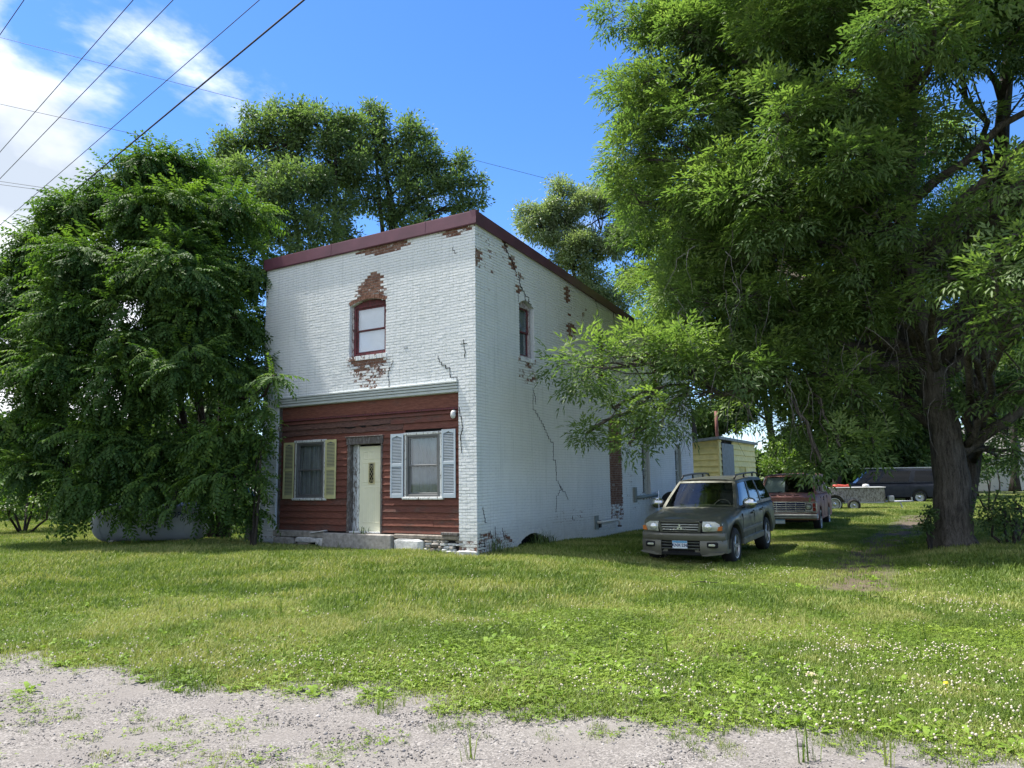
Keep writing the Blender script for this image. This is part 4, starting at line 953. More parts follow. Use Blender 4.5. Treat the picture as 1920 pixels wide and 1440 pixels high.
for x, y, z, r_ in [(6, 14.5, 12.5, 1.6), (9, 13.5, 12.5, 1.8), (8, 17, 14, 2.0), (11.5, 15, 12, 2.0), (12.5, 13.5, 9.5, 1.6), (5.2, 17.5, 12.6, 1.6), (12.8, 17, 8, 1.6), (11, 11.5, 8.5, 1.2), (7.6, 12.3, 9.8, 1.1), (12, 12.5, 6.0, 1.2), (3.9, 18, 11.3, 1.1), (4.6, 20.5, 9.6, 1.5), (7, 20, 10.5, 1.8), (10, 20, 11, 1.9), (6, 23, 9, 1.7), (8.8, 23.5, 9.5, 1.8), (12, 21, 8.5, 1.8), (11.5, 24, 9.5, 1.7), (7.5, 26, 9, 1.5), (14.5, 19, 9, 1.8), (15, 15.5, 9, 1.6), (13.5, 23, 11.5, 1.6), (16, 22, 8, 1.7), (5.5, 18.5, 8, 1.2), (9, 19, 8, 1.3), (13, 17.5, 6.2, 1.2), (15.5, 18, 6.5, 1.8), (15, 12.5, 7.5, 1.8), (17, 15, 7, 2.0), (6.5, 16.5, 7.5, 1.2), (8, 15, 8.5, 1.3), (5, 22, 7, 1.4), (7.5, 23, 6.8, 1.5), (10, 22, 6.6, 1.5), (10, 26, 7.5, 1.7), (12.5, 26, 8, 1.7), (6, 27, 7.5, 1.5), (13.5, 19.5, 6.5, 1.6), (16.5, 19, 9.5, 1.8)]: cl.append((x, y, z, r_, r_, r_*.8, 0))
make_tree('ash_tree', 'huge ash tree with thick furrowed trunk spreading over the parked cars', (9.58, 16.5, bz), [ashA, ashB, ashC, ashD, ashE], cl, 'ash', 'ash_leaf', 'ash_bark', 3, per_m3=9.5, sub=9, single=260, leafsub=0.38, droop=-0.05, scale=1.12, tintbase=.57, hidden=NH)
# bare drooping twigs inside the ash crown
ash = bpy.data.objects['ash_tree']; r_ = np.random.default_rng(12); mb = MB()
for k in range(120):
    px, py = r_.uniform(1250, 1900), r_.uniform(430, 760); a = at_depth(px, py, r_.uniform(14.8, 16.5)); p = [a]; d = np.array([r_.normal()*.5, r_.normal()*.3, 0.1])
    for q in range(5): d = d*0.6+np.array([r_.normal()*.25, r_.normal()*.2, -0.5]); p.append(p[-1]+d*0.26)
    mb.tube([v-np.array([9.58, 16.5, bz]) for v in p], [.011, .009, .008, .006, .004, .002], 3, caps=False)
mb.build('bare_twig', M['grey_wood'], ash, stuff=True)
# broad-leaved tree on the left, several stems
lz = H(-8.6, 20.5)
st = []
for dx, top, lean in ((0, (250, 330), 0), (-.6, (110, 470), 0), (.3, (420, 380), 0), (.45, (440, 560), 0), (-1.0, (60, 620), 0), (.12, (330, 300), 0)):
    b_ = np.array([-8.3+dx, 20.5+dx*0.4, lz-0.1]); t_ = at_depth(top[0], top[1], 20)
    mid = b_*0.55+t_*0.45+np.array([0, 0, .4]); st.append([(*b_, .13), (*(b_*.8+mid*.2), .11), (*mid, .08), (*t_, .03)])
cl = []
for c in [(300, 330, 20, 60, 5), (230, 370, 20, 60, 0), (370, 330, 21, 50, 2), (160, 410, 20, 60, 1), (310, 420, 19, 75, 0), (420, 420, 20.5, 70, 2), (90, 480, 20, 65, 1), (200, 490, 18.6, 75, 0), (330, 520, 18.4, 80, 5), (450, 500, 20, 65, 2), (40, 570, 19.5, 65, 4), (130, 590, 18.4, 75, 1), (260, 620, 18, 80, 0), (390, 610, 18.6, 75, 2), (465, 600, 20, 45, 3),
          (30, 660, 19, 60, 4), (120, 700, 18.2, 70, 4), (230, 730, 17.8, 66, 0), (350, 690, 17.6, 66, 5), (440, 700, 18.8, 58, 3), (60, 790, 18.5, 60, 4), (160, 810, 17.8, 65, 4), (250, 840, 18, 58, 0), (90, 880, 18.2, 56, 4), (180, 910, 17.7, 52, 4), (340, 850, 18.2, 46, 5), (420, 830, 17.8, 52, 3), (465, 800, 17.6, 36, 3), (470, 745, 17.8, 30, 3), (440, 900, 17.2, 40, 3), (380, 910, 17.3, 36, 3), (290, 920, 17.8, 44, 0), (230, 950, 17.6, 30, 0), (120, 950, 17.7, 26, 4), (330, 945, 17.4, 22, 0), (478, 850, 17.4, 26, 3), (455, 930, 17.6, 20, 3), (492, 770, 17.35, 14, 3), (516, 708, 16.95, 9, 3), (484, 890, 17.3, 16, 3), (470, 960, 17.6, 18, 3), (430, 960, 17.8, 24, 3), (390, 965, 18.2, 20, 3), (400, 850, 18, 50, 3)]:
    cl.append(pc(c[0], c[1], c[2], c[3], 1.1, 0.72, c[4]))
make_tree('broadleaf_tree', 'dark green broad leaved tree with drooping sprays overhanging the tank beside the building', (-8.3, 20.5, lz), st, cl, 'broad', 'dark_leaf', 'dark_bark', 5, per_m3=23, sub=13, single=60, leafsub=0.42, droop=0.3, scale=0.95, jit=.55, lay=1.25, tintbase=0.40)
# trees behind the building
def back(name, label, base, clumps, mat, seed, tr_r=0.22, per=9, sz=0.17, wd=0.07, top=None, stems=1, tb=0.45, **k):
    z0 = H(base[0], base[1]); cs = [pc(*c[:4], 1.0, .85) for c in clumps]
    tz = max(c[2] for c in cs); trs = []
    for s in range(stems):
        q_ = cs[int(s*len(cs)/stems)] if stems > 1 else sorted(cs, key=lambda c: -c[2])[0]; tx, ty, tz = q_[0], q_[1], q_[2]+.3
        trs.append([(base[0]+(s-stems/2)*.5*(stems > 1), base[1], z0-.2, tr_r*1.2), (base[0]*.8+tx*.2+.1, base[1]*.8+ty*.2, z0+tz*.3, tr_r*.85), (base[0]*.4+tx*.6, base[1]*.4+ty*.6, z0+tz*.65, tr_r*.5), (tx, ty, tz, .05)])
    srad_ = k.pop('srad', .34)
    kw = dict(per_m3=per*k.pop('pm', 1.5), sub=20, leafsub=.23, shell=1.1, twigs=False, scale=1.0, tintbase=tb, droop=.15); kw.update(k)
    return make_tree(name, label, (base[0], base[1], z0), trs, cs, dict(n=16, sz=sz, wd=wd, rad=srad_), mat, 'dark_bark', seed, **kw)
back('tall_tree', 'tall airy green tree rising behind the roof beside the dark leaved tree', (-7.5, 31), [(530, 270, 31, 60), (600, 250, 31, 60), (480, 330, 30, 55), (560, 350, 30, 70), (650, 300, 31, 55), (500, 430, 29, 60), (600, 420, 29.5, 50), (430, 300, 31, 28), (560, 470, 29, 45), (640, 390, 31, 34), (450, 400, 29, 50), (490, 240, 31, 34), (560, 215, 31, 24), (440, 270, 31, 26), (400, 340, 29, 40), (630, 240, 31, 24), (520, 370, 29, 50), (520, 208, 31, 13), (598, 214, 31, 12), (468, 214, 31, 13), (418, 264, 31, 12), (655, 228, 31, 12), (404, 300, 31, 12)], 'airy_leaf', 21, stems=3, pm=1.05, tb=.6)
back('tall_tree', 'open branched green tree with sky showing through, left of the roof corner', (-4.6, 32), [(700, 270, 32, 55), (740, 330, 32, 55), (790, 300, 32, 36), (800, 370, 32, 55), (850, 350, 32, 36), (690, 370, 32, 40), (860, 390, 32, 26), (740, 400, 32, 40), (640, 440, 31, 30), (690, 240, 32, 34), (770, 260, 32, 30), (660, 330, 32, 36), (830, 320, 32, 34), (780, 430, 31, 26), (718, 216, 32, 12), (772, 234, 32, 12), (800, 262, 32, 12), (866, 304, 32, 14), (893, 345, 32, 11), (896, 380, 32, 10), (690, 205, 32, 10)], 'airy_leaf', 22, stems=3, per=7, pm=.9, tb=.6)
back('pale_tree', 'pale silvery green tree rising over the sloping side roof', (4.6, 40), [(1060, 390, 40, 50), (1010, 430, 40, 45), (1120, 370, 40, 40), (1080, 470, 40, 55), (1140, 460, 40, 45), (1110, 540, 40, 45), (1160, 560, 40, 36), (1170, 400, 40, 40), (990, 400, 40, 25), (1050, 350, 40, 24)], 'pale_leaf', 23, tb=.55, per=8, stems=2)
back('bright_tree', 'bright green tree between the roof end and the big ash', (8.3, 33), [(1200, 440, 33, 50), (1240, 520, 32, 45), (1180, 520, 33, 32), (1290, 600, 32, 45), (1250, 650, 32, 40), (1280, 450, 33, 55), (1190, 380, 34, 26), (1310, 540, 32, 50), (1240, 600, 33, 18)], 'back_leaf', 24, tb=.55)
# dark wood behind the yard: separate trees far back
specs = [((16.5, 47), [(1400, 560, 47, 55), (1460, 620, 47, 60), (1420, 690, 46, 55), (1370, 640, 47, 45), (1380, 760, 46, 34)]),
         ((21.5, 50), [(1560, 560, 50, 60), (1540, 650, 50, 60), (1600, 700, 49, 60), (1520, 760, 49, 55), (1590, 800, 49, 50)]),
         ((27, 51), [(1680, 600, 51, 60), (1720, 700, 51, 60), (1660, 780, 50, 60), (1740, 800, 50, 50), (1700, 860, 50, 38), (1640, 860, 50, 36)]),
         ((34, 56), [(1800, 500, 56, 60), (1850, 620, 56, 60), (1810, 720, 56, 50), (1880, 740, 56, 40)]),
         ((13.8, 50), [(1330, 690, 50, 45), (1350, 780, 50, 40), (1320, 800, 50, 30)]),
         ((18.3, 44), [(1490, 840, 44, 34), (1470, 880, 44, 24), (1530, 860, 44, 30)]),
         ((40, 60), [(1900, 560, 60, 60), (1930, 680, 60, 60), (1960, 780, 60, 50), (1900, 790, 66, 50), (1850, 790, 68, 44)])]
labs = ['dark tree behind the yellow shed roof, forking trunk against bright sky', 'dark green tree far behind the maroon van', 'dark shaded tree behind the dark blue van', 'tall shaded tree behind the big ash trunk, left of the pale house', 'slender tree just right of the red chimney pipe', 'low green tree between the maroon van and the trailer', 'tree rising behind the pale far house at the right edge']
for i, ((bs, cs), lb_) in enumerate(zip(specs, labs)): back('shade_tree', lb_, bs, cs, 'back_leaf', 40+i, tr_r=.26, sz=.26, wd=.11, per=4.2, tb=.25, scale=1.45, pm=.75, group='trees far behind the yard')
_=back('pole_tree', 'thin dark straight trunk standing against the bright gap', (15.6, 46), [(1446, 690, 46, 18), (1450, 640, 46, 26)], 'back_leaf', 60, tr_r=.15, sz=.26, wd=.11, per=4, tb=.2, scale=1.3)
# thickets and bushes: things again
def bush(name, label, spots, seed, mat='bush_leaf', tb=.5, per=14, sz=.11, wd=.05, group=None, scale=1.0, rad=.3):
    cs = [pc(*c[:4], 1.0, .8) for c in spots]; b_ = (np.mean([c[0] for c in cs]), np.mean([c[1] for c in cs])); z0 = H(*b_)
    trs = [[(b_[0], b_[1], z0-.1, .04), (c[0], c[1], (z0+c[2])/2, .03), (c[0], c[1], c[2], .012)] for c in cs[:5]]
    return make_tree(name, label, (b_[0], b_[1], z0), trs, cs, dict(n=14, sz=sz, wd=wd, rad=rad), mat, 'dark_bark', seed, per_m3=per, sub=5, leafsub=.45, twigs=False, tintbase=tb, cat='bush', group=group, scale=scale)
bush('bush', 'sunlit yellow green bushes behind the maroon van roof', [(1440, 875, 42, 20), (1470, 865, 42, 24), (1500, 880, 42, 20), (1455, 845, 43, 18)], 70, tb=.75, sz=.14, wd=.08)
bush('bush', 'bright yellow green shrub under the left edge of the dark tree', [(20, 850, 24, 60), (70, 880, 24, 50), (20, 930, 23, 45), (90, 940, 23, 36), (60, 830, 25, 40)], 71, tb=.72, sz=.13, wd=.07, per=9)
bush('hedge', 'low dark hedge at the far left edge of the lawn', [(10, 965, 30, 26), (50, 970, 30, 24), (95, 972, 30, 22), (-30, 960, 30, 26), (140, 960, 31, 22)], 72, tb=.25, sz=.16, wd=.08, per=7, mat='back_leaf')
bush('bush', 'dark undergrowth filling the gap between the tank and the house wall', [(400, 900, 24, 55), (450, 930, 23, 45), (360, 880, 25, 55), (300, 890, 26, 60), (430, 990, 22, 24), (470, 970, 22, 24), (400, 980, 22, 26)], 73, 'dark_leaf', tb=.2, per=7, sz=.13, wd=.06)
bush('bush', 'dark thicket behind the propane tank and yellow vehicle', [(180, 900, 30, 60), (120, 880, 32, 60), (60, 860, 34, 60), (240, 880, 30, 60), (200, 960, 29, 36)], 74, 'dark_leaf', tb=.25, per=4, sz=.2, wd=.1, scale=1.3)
bush('sapling', 'leafy sapling leaning on a short dark post at the right edge', [(1880, 960, 16, 26), (1900, 985, 15.8, 22), (1915, 950, 16, 26), (1860, 975, 16, 14)], 75, 'back_leaf', tb=.3, sz=.10, wd=.045, per=12)
bush('sapling', 'thin sapling growing at the left foot of the big ash trunk', [(1742, 965, 16.2, 6), (1738, 985, 16.1, 4)], 76, 'back_leaf', tb=.35, sz=.08, wd=.035, per=5, rad=.12)
bush('sapling', 'bushy young tree in front of the pale far house', [(1830, 885, 30, 20), (1850, 880, 30, 18), (1870, 870, 30, 22), (1820, 860, 30, 18), (1850, 850, 31, 16)], 77, 'back_leaf', tb=.2, sz=.13, wd=.06, per=8)
bush('bush', 'leafy vine clump climbing beside the left corner of the house', [(478, 900, 17.3, 18), (490, 820, 17.2, 14), (470, 960, 17.5, 14)], 78, 'dark_leaf', tb=.35, sz=.11, wd=.05, per=14)
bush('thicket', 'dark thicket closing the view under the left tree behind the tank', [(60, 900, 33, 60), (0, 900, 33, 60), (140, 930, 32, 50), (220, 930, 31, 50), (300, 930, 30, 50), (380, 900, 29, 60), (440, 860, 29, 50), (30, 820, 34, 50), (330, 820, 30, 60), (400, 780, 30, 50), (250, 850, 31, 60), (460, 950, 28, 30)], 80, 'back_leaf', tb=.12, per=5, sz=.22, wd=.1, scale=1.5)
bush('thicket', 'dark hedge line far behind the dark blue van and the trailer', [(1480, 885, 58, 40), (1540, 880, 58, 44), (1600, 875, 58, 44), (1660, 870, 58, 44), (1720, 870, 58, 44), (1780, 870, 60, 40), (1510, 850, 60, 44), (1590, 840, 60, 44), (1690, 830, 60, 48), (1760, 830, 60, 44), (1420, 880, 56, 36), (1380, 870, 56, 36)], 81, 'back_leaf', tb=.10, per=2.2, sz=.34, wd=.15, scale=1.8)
# ---------------------------------------------------------------- lawn: real tufts on points (one object per kind of ground cover)
LIB = []
def lib(name, V, F_, mat, attrs=None, nv=3):
    o = np_mesh(name, V, F_, mat, None, attrs, nv=nv); COL.objects.unlink(o); LIB.append(o); return o
def tuft(seed, n=26, h=0.09, r0=0.05, lean=0.5, w=0.0032):
    r_ = np.random.default_rng(seed); V = []; F_ = []; T = []
    for k in range(n):
        b = np.array([*(r_.normal(size=2)*r0), 0]); a = r_.uniform(0, 2*math.pi); hh = h*r_.uniform(.45, 1.2); ln = r_.uniform(0.05, lean)*hh*1.3; d = np.array([math.cos(a), math.sin(a), 0]); s = np.array([-d[1], d[0], 0])*w*r_.uniform(.7, 1.4)
        p0, p1, p2 = b, b+d*ln*.35+np.array([0, 0, hh*.6]), b+d*ln+np.array([0, 0, hh*(1-.25*ln/hh)])
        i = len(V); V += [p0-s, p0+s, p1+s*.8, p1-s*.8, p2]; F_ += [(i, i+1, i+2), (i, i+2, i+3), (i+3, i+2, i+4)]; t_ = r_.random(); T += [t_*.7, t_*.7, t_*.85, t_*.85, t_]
    return np.array(V), np.array(F_), np.array(T)
def clover(seed, n=14, r0=.07, h=.045, ls=.014):
    r_ = np.random.default_rng(seed); V = []; F_ = []; T = []
    for k in range(n):
        c = np.array([*(r_.normal(size=2)*r0), h*r_.uniform(.5, 1.2)]); t_ = r_.random()
        tl = r_.normal(size=2)*.25
        for q in range(3):
            a = q*2.094+r_.uniform(0, .4)+k; rs = ls*r_.uniform(.8, 1.3); pts = [c]
            for e, rr in ((-.55, .75), (-.3, 1.15), (.3, 1.15), (.55, .75)):
                x, y = rs*rr*math.cos(a+e), rs*rr*math.sin(a+e); pts.append(c+np.array([x, y, x*tl[0]+y*tl[1]+.002]))
            i = len(V); V += pts; F_ += [(i, i+1, i+2), (i, i+2, i+3), (i, i+3, i+4)]; T += [t_]*5
    return np.array(V), np.array(F_), np.array(T)
def broad(seed, n=7, ln=.09, w=.035):
    r_ = np.random.default_rng(seed); V = []; F_ = []; T = []
    for k in range(n):
        a = k*2*math.pi/n+r_.uniform(-.3, .3); d = np.array([math.cos(a), math.sin(a), 0]); s = np.array([-d[1], d[0], 0])*w*r_.uniform(.7, 1.2)*.5; l = ln*r_.uniform(.6, 1.2); up = r_.uniform(.3, 1.0); z = np.array([0, 0, 1.0]); t_ = r_.random()
        p = [d*.008, d*l*.45+s+z*l*.45*up, d*l*.45-s+z*l*.45*up, d*l*.8+s*.7+z*l*.55*up, d*l*.8-s*.7+z*l*.55*up, d*l*1.05+z*l*.45*up]
        i = len(V); V += p; F_ += [(i, i+1, i+2), (i+1, i+3, i+4), (i+1, i+4, i+2), (i+3, i+5, i+4)]; T += [t_]*6
    return np.array(V), np.array(F_), np.array(T)
def flower(seed, n=3):
    r_ = np.random.default_rng(seed); V = []; F_ = []; T = []
    for k in range(n):
        x, y = r_.normal(size=2)*.06; h = r_.uniform(.07, .12); R_ = r_.uniform(.0065, .010); c = np.array([x, y, h])
        i = len(V); V += [c+[0, 0, R_]]; T += [1.0]
        for ring, (rr, zz) in enumerate(((.75, .6), (1.0, 0.0), (.6, -.7))):
            for q in range(6):
                a = q*1.047+ring*.5; jit = r_.uniform(.85, 1.15); V.append(c+np.array([rr*R_*math.cos(a)*jit, rr*R_*math.sin(a)*jit, zz*R_*jit])); T.append((1.0, .95, .6)[ring])
        for q in range(6):
            q2 = (q+1) % 6; F_ += [(i, i+1+q, i+1+q2), (i+1+q, i+7+q, i+7+q2), (i+1+q, i+7+q2, i+1+q2), (i+7+q, i+13+q, i+13+q2), (i+7+q, i+13+q2, i+7+q2)]
        j = len(V); V += [np.array([x-.001, y, 0]), np.array([x+.001, y, 0]), c]; T += [0, 0, 0]; F_.append((j, j+1, j+2))
    return np.array(V), np.array(F_), np.array(T)
def ground_mat(name, dark, mid, light, rough=.55, trans=.3):
    t = NT(name); a = t.attr('tint'); b = t.attr('itint', 'INSTANCER')
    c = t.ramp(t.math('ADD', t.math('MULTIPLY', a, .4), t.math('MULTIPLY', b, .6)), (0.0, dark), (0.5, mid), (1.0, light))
    t.set(color=c, rough=rough, spec=.25)
    tl = t.n.new('ShaderNodeBsdfTranslucent'); t.l.new(t.mix(1.0, c, (1.2, 1.3, .6), 'MULTIPLY'), tl.inputs['Color'])
    ms = t.n.new('ShaderNodeMixShader'); ms.inputs[0].default_value = trans
    t.l.new(t.b.outputs[0], ms.inputs[1]); t.l.new(tl.outputs[0], ms.inputs[2]); t.l.new(ms.outputs[0], t.out.inputs['Surface']); M[name] = t.m
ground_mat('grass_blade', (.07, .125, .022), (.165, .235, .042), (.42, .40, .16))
ground_mat('clover_leaf', (.09, .155, .022), (.18, .265, .036), (.29, .38, .06), .5)
ground_mat('broad_leaf', (.10, .18, .022), (.18, .29, .036), (.28, .40, .06), .45)
t = NT('clover_bloom'); t.set(color=t.ramp(t.attr('tint'), (0, (.12, .2, .05)), (.5, (.40, .34, .24)), (1, (.60, .53, .41))), rough=.8); M['bloom'] = t.m
t = NT('straw'); t.set(color=(.42, .36, .20), rough=.8); M['straw'] = t.m
t = NT('pebble'); b = t.attr('itint', 'INSTANCER'); t.set(color=t.ramp(b, (0, (.08, .075, .07)), (.4, (.18, .165, .155)), (.75, (.28, .26, .24)), (1, (.44, .41, .385))), rough=.85); M['pebble'] = t.m
def scatter(name, protos, pos, rot, scl, tint, label, tiltv=None):
    n = len(pos); me = bpy.data.meshes.new(name); me.vertices.add(n); me.vertices.foreach_set('co', np.asarray(pos, np.float32).ravel())
    for k, a in (('irot', rot), ('iscl', scl), ('itint', tint)):
        at = me.attributes.new(k, 'FLOAT', 'POINT'); at.data.foreach_set('value', np.asarray(a, np.float32))
    o = bpy.data.objects.new(name, me); COL.objects.link(o); o['kind'] = 'stuff'; o['label'] = label
    ng = bpy.data.node_groups.new(name, 'GeometryNodeTree'); ng.interface.new_socket('Geometry', in_out='INPUT', socket_type='NodeSocketGeometry'); ng.interface.new_socket('Geometry', in_out='OUTPUT', socket_type='NodeSocketGeometry')
    N, Lk = ng.nodes, ng.links; gi = N.new('NodeGroupInput'); go = N.new('NodeGroupOutput'); jn = N.new('GeometryNodeJoinGeometry'); iop = N.new('GeometryNodeInstanceOnPoints')
    for p in protos:
        oi = N.new('GeometryNodeObjectInfo'); oi.inputs['Object'].default_value = p; oi.inputs['As Instance'].default_value = True; Lk.new(oi.outputs['Geometry'], jn.inputs[0])
    def na(nm):
        a = N.new('GeometryNodeInputNamedAttribute'); a.data_type = 'FLOAT'; a.inputs['Name'].default_value = nm; return a.outputs['Attribute']
    cx = N.new('ShaderNodeCombineXYZ'); Lk.new(na('irot'), cx.inputs[2])
    Lk.new(gi.outputs[0], iop.inputs['Points']); Lk.new(jn.outputs[0], iop.inputs['Instance']); iop.inputs['Pick Instance'].default_value = True
    Lk.new(cx.outputs[0], iop.inputs['Rotation']); Lk.new(na('iscl'), iop.inputs['Scale']); Lk.new(iop.outputs[0], go.inputs[0])
    md = o.modifiers.new('scatter', 'NODES'); md.node_group = ng
    return o
G = np.random.default_rng(77)
def in_view(x, y, m=300):
    z = hgt(x, y); v = np.stack([x, y, z], -1)-CAM; d = v@FW; px = 960+F_PX*(v@RT)/d; py = 720-F_PX*(v@UP)/d
    return (d > .5) & (px > -m) & (px < 1920+m) & (py < 1440+m+60), z
def blocked(x, y):
    rx = (x-BO[0])*BX[0]+(y-BO[1])*BX[1]; ry = (x-BO[0])*BY[0]+(y-BO[1])*BY[1]
    return (rx > -W+.1) & (rx < -.02) & (ry > -0.02) & (ry < L)
def bands(dens, y0, y1):
    """random ground points, denser near the camera: dens(y) per square metre"""
    xs, ys = [], []; y = y0
    while y < y1:
        st = max(.5, y*.12); w = (y+st)*0.86+1.5; n = int(dens(y)*st*2*w); xs.append(G.uniform(-w, w, n)); ys.append(G.uniform(y, y+st, n)); y += st
    return np.concatenate(xs), np.concatenate(ys)
def bare(x, y):
    r1 = seg_d(x, y, rut); r2 = seg_d(x, y, [(3.6, 12), (4.0, 14), (6.4, 18.5), (9, 24)])
    b = np.clip(2.2-r1/.42, 0, 1)*(y > 10.8)*1.1 + np.clip(1-np.abs(r2-1.0)/.4, 0, 1)*.0
    b = np.maximum(b, .85*np.exp(-(((x-6.1)/1.3)**2+((y-20.3)/1.6)**2)))   # worn patch between the cars
    b = np.maximum(b, .8*np.exp(-(((x-1.95)/.5)**2+((y-6.9)/.45)**2))); b = np.maximum(b, .5*np.exp(-(((x-1.2)/.6)**2+((y-7.9)/.5)**2)))
    return np.clip(b, 0, 1)
def edge(x, y):
    """0 on open gravel, 1 on full lawn"""
    n = fbm(x, y, 1.1, 3, 4)-.5; n2 = fbm(x, y, 3.1, 9, 3)-.5
    return np.clip((road_d(x, y)+n*1.3+n2*.5+.12)/.42, 0, 1)
# grass
x, y = bands(lambda q: 420 if q < 7 else 420*(7/q)**1.15, 3.8, 48)
ok, z = in_view(x, y); ok &= ~blocked(x, y); e = edge(x, y); pn = fbm(x, y, .55, 12, 4); pn2 = fbm(x, y, 1.9, 16, 3)
clv = np.clip((fbm(x, y, .8, 5, 3)-.46)*9, 0, 1)*np.clip((13-y)/5, 0, 1)
patchy = np.clip((fbm(x, y, 2.6, 20, 3)-.52)*9, 0, 1)*(road_d(x, y) > -2.0)*.85*(e < .5)*np.clip((x+2.2)/3.2, .07, 1)
dn = (e*(1-.45*clv)+patchy)*(1-bare(x, y)*.9)
ok &= G.random(len(x)) < dn
x, y, z, e, pn, pn2, clv = (a[ok] for a in (x, y, z, e, pn, pn2, clv))
hs_ = (0.62+.75*pn)*(.55+.45*e)*np.where(y > 9, 1+.3*np.clip((y-9)/8, 0, 1), 1.0)*np.clip(.75+(y-5)*.05, .6, 1.2)*np.where(y > 20, .85, 1)
drv = np.exp(-(seg_d(x, y, [(3, 13), (4.5, 16.5), (9, 25)])/1.9)**4); hs_ = hs_*(1-.55*drv)*(1-.6*np.exp(-(seg_d(x, y, rut)/1.3)**4)*(y > 10))*(1-.35*np.exp(-(((x+3.3)*.515+(y-17)*.857)/.5)**2)*(x < 0)*(x > -7))
dry = np.clip((fbm(x, y, .9, 11, 4)-.53)*6, 0, .6)
tn = np.clip(.46+dry+(pn2-.5)*1.3+(pn-.5)*.7+G.normal(size=len(x))*.13+.18*np.exp(-(((x+.6)/1.2)**2+((y-14.8)/.8)**2)), 0, 1)
print('GRASS', len(x))
tp = [lib('grass_tuft', *tuft(k, 24, .085, .05), M['grass_blade'], None) for k in range(0)]
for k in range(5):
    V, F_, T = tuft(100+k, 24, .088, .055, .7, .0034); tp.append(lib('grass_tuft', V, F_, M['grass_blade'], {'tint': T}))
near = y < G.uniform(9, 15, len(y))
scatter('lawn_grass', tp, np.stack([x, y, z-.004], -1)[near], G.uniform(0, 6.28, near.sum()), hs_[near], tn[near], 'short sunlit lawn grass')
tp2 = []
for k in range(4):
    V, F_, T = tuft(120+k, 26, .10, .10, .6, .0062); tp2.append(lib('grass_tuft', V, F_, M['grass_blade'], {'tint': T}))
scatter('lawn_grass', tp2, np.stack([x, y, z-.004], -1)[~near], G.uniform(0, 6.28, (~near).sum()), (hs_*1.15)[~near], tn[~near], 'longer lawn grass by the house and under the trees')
x2, y2 = bands(lambda q: 9 if q < 8 else 9*(8/q)**1.2, 4.2, 26)
ok2, z2 = in_view(x2, y2); e2 = edge(x2, y2); ok2 &= ~blocked(x2, y2) & (G.random(len(x2)) < .25*e2+.10*(road_d(x2, y2) > -1.5)*(x2 > -1)*(e2 < .6)) & (bare(x2, y2) < .4)
x2, y2, z2 = x2[ok2], y2[ok2], z2[ok2]; tpt = []
for k in range(4):
    V, F_, T = tuft(150+k, 9, .24, .02, .45, .0035); tpt.append(lib('tall_grass', V, F_, M['grass_blade'], {'tint': T}))
scatter('tall_grass_stems', tpt, np.stack([x2, y2, z2-.004], -1), G.uniform(0, 6.28, len(x2)), G.uniform(.5, 1.1, len(x2)), G.random(len(x2)), 'taller grass stems standing out of the lawn')
# clover and weeds near the road
x, y = bands(lambda q: 260 if q < 7 else 260*(7/q)**1.6, 3.8, 15)
ok, z = in_view(x, y); ok &= ~blocked(x, y); e = edge(x, y)
c1 = np.clip((fbm(x, y, .8, 5, 3)-.44)*9, 0, 1); ok &= G.random(len(x)) < (c1*e*.7+.07*e+.10*(e < .5)*(fbm(x, y, 2.6, 20, 3) > .57))*(1-.8*bare(x, y))
x, y, z = x[ok], y[ok], z[ok]; tpc = []
for k in range(4):
    V, F_, T = clover(200+k); tpc.append(lib('clover_leaves', V, F_, M['clover_leaf'], {'tint': T}))
scatter('clover_patch', tpc, np.stack([x, y, z-.002], -1), G.uniform(0, 6.28, len(x)), G.uniform(.6, 1.1, len(x)), np.clip(.5+(fbm(x, y, 1.5, 8, 3)-.5)*1.6+G.normal(size=len(x))*.12, 0, 1), 'low clover leaves in the lawn')
x, y = bands(lambda q: 46 if q < 8 else 46*(8/q)**2, 3.8, 14)
ok, z = in_view(x, y); rd_ = road_d(x, y); ok &= ~blocked(x, y); e = edge(x, y)
ok &= G.random(len(x)) < e*np.clip(1.15*np.exp(-((rd_-1.1)/.8)**2)+.12+.5*np.exp(-((x+4)/3)**2)*np.exp(-((rd_-1.6)/1.2)**2), 0, 1)+.004*(rd_ > -1.2)
x, y, z = x[ok], y[ok], z[ok]; tpb = []
for k in range(4):
    V, F_, T = broad(300+k); tpb.append(lib('weed_leaves', V, F_, M['broad_leaf'], {'tint': T}))
scatter('broad_weeds', tpb, np.stack([x, y, z-.002], -1), G.uniform(0, 6.28, len(x)), G.uniform(.6, 1.35, len(x)), np.clip(.55+G.normal(size=len(x))*.2, 0, 1), 'broad leaved weeds along the gravel edge')
# white clover heads in drifts
x, y = bands(lambda q: 60 if q < 8 else 60*(8/q)**1.3, 3.8, 20)
ok, z = in_view(x, y); ok &= ~blocked(x, y); e = edge(x, y); rd_ = road_d(x, y)
f = np.clip((fbm(x, y, .75, 14, 4)-.57)*7, 0, 1)*.55 + 1.0*np.exp(-(((x-3.1)/.9)**2+((y-6.1)/1.5)**2))+.8*np.exp(-(((x-2.6)/.7)**2+((y-4.9)/.45)**2))+.7*np.exp(-(((x+.75)/.8)**2+((y-8.2)/.16)**2))+.5*np.exp(-((rd_-.55)/.4)**2)+.06
ok &= G.random(len(x)) < np.clip(f*(.35+fbm(x, y, 3, 2, 2)), 0, 1)*e*(1-bare(x, y))
x, y, z = x[ok], y[ok], z[ok]; tpf = []
for k in range(4):
    V, F_, T = flower(400+k); tpf.append(lib('clover_heads', V, F_, M['bloom'], {'tint': T}))
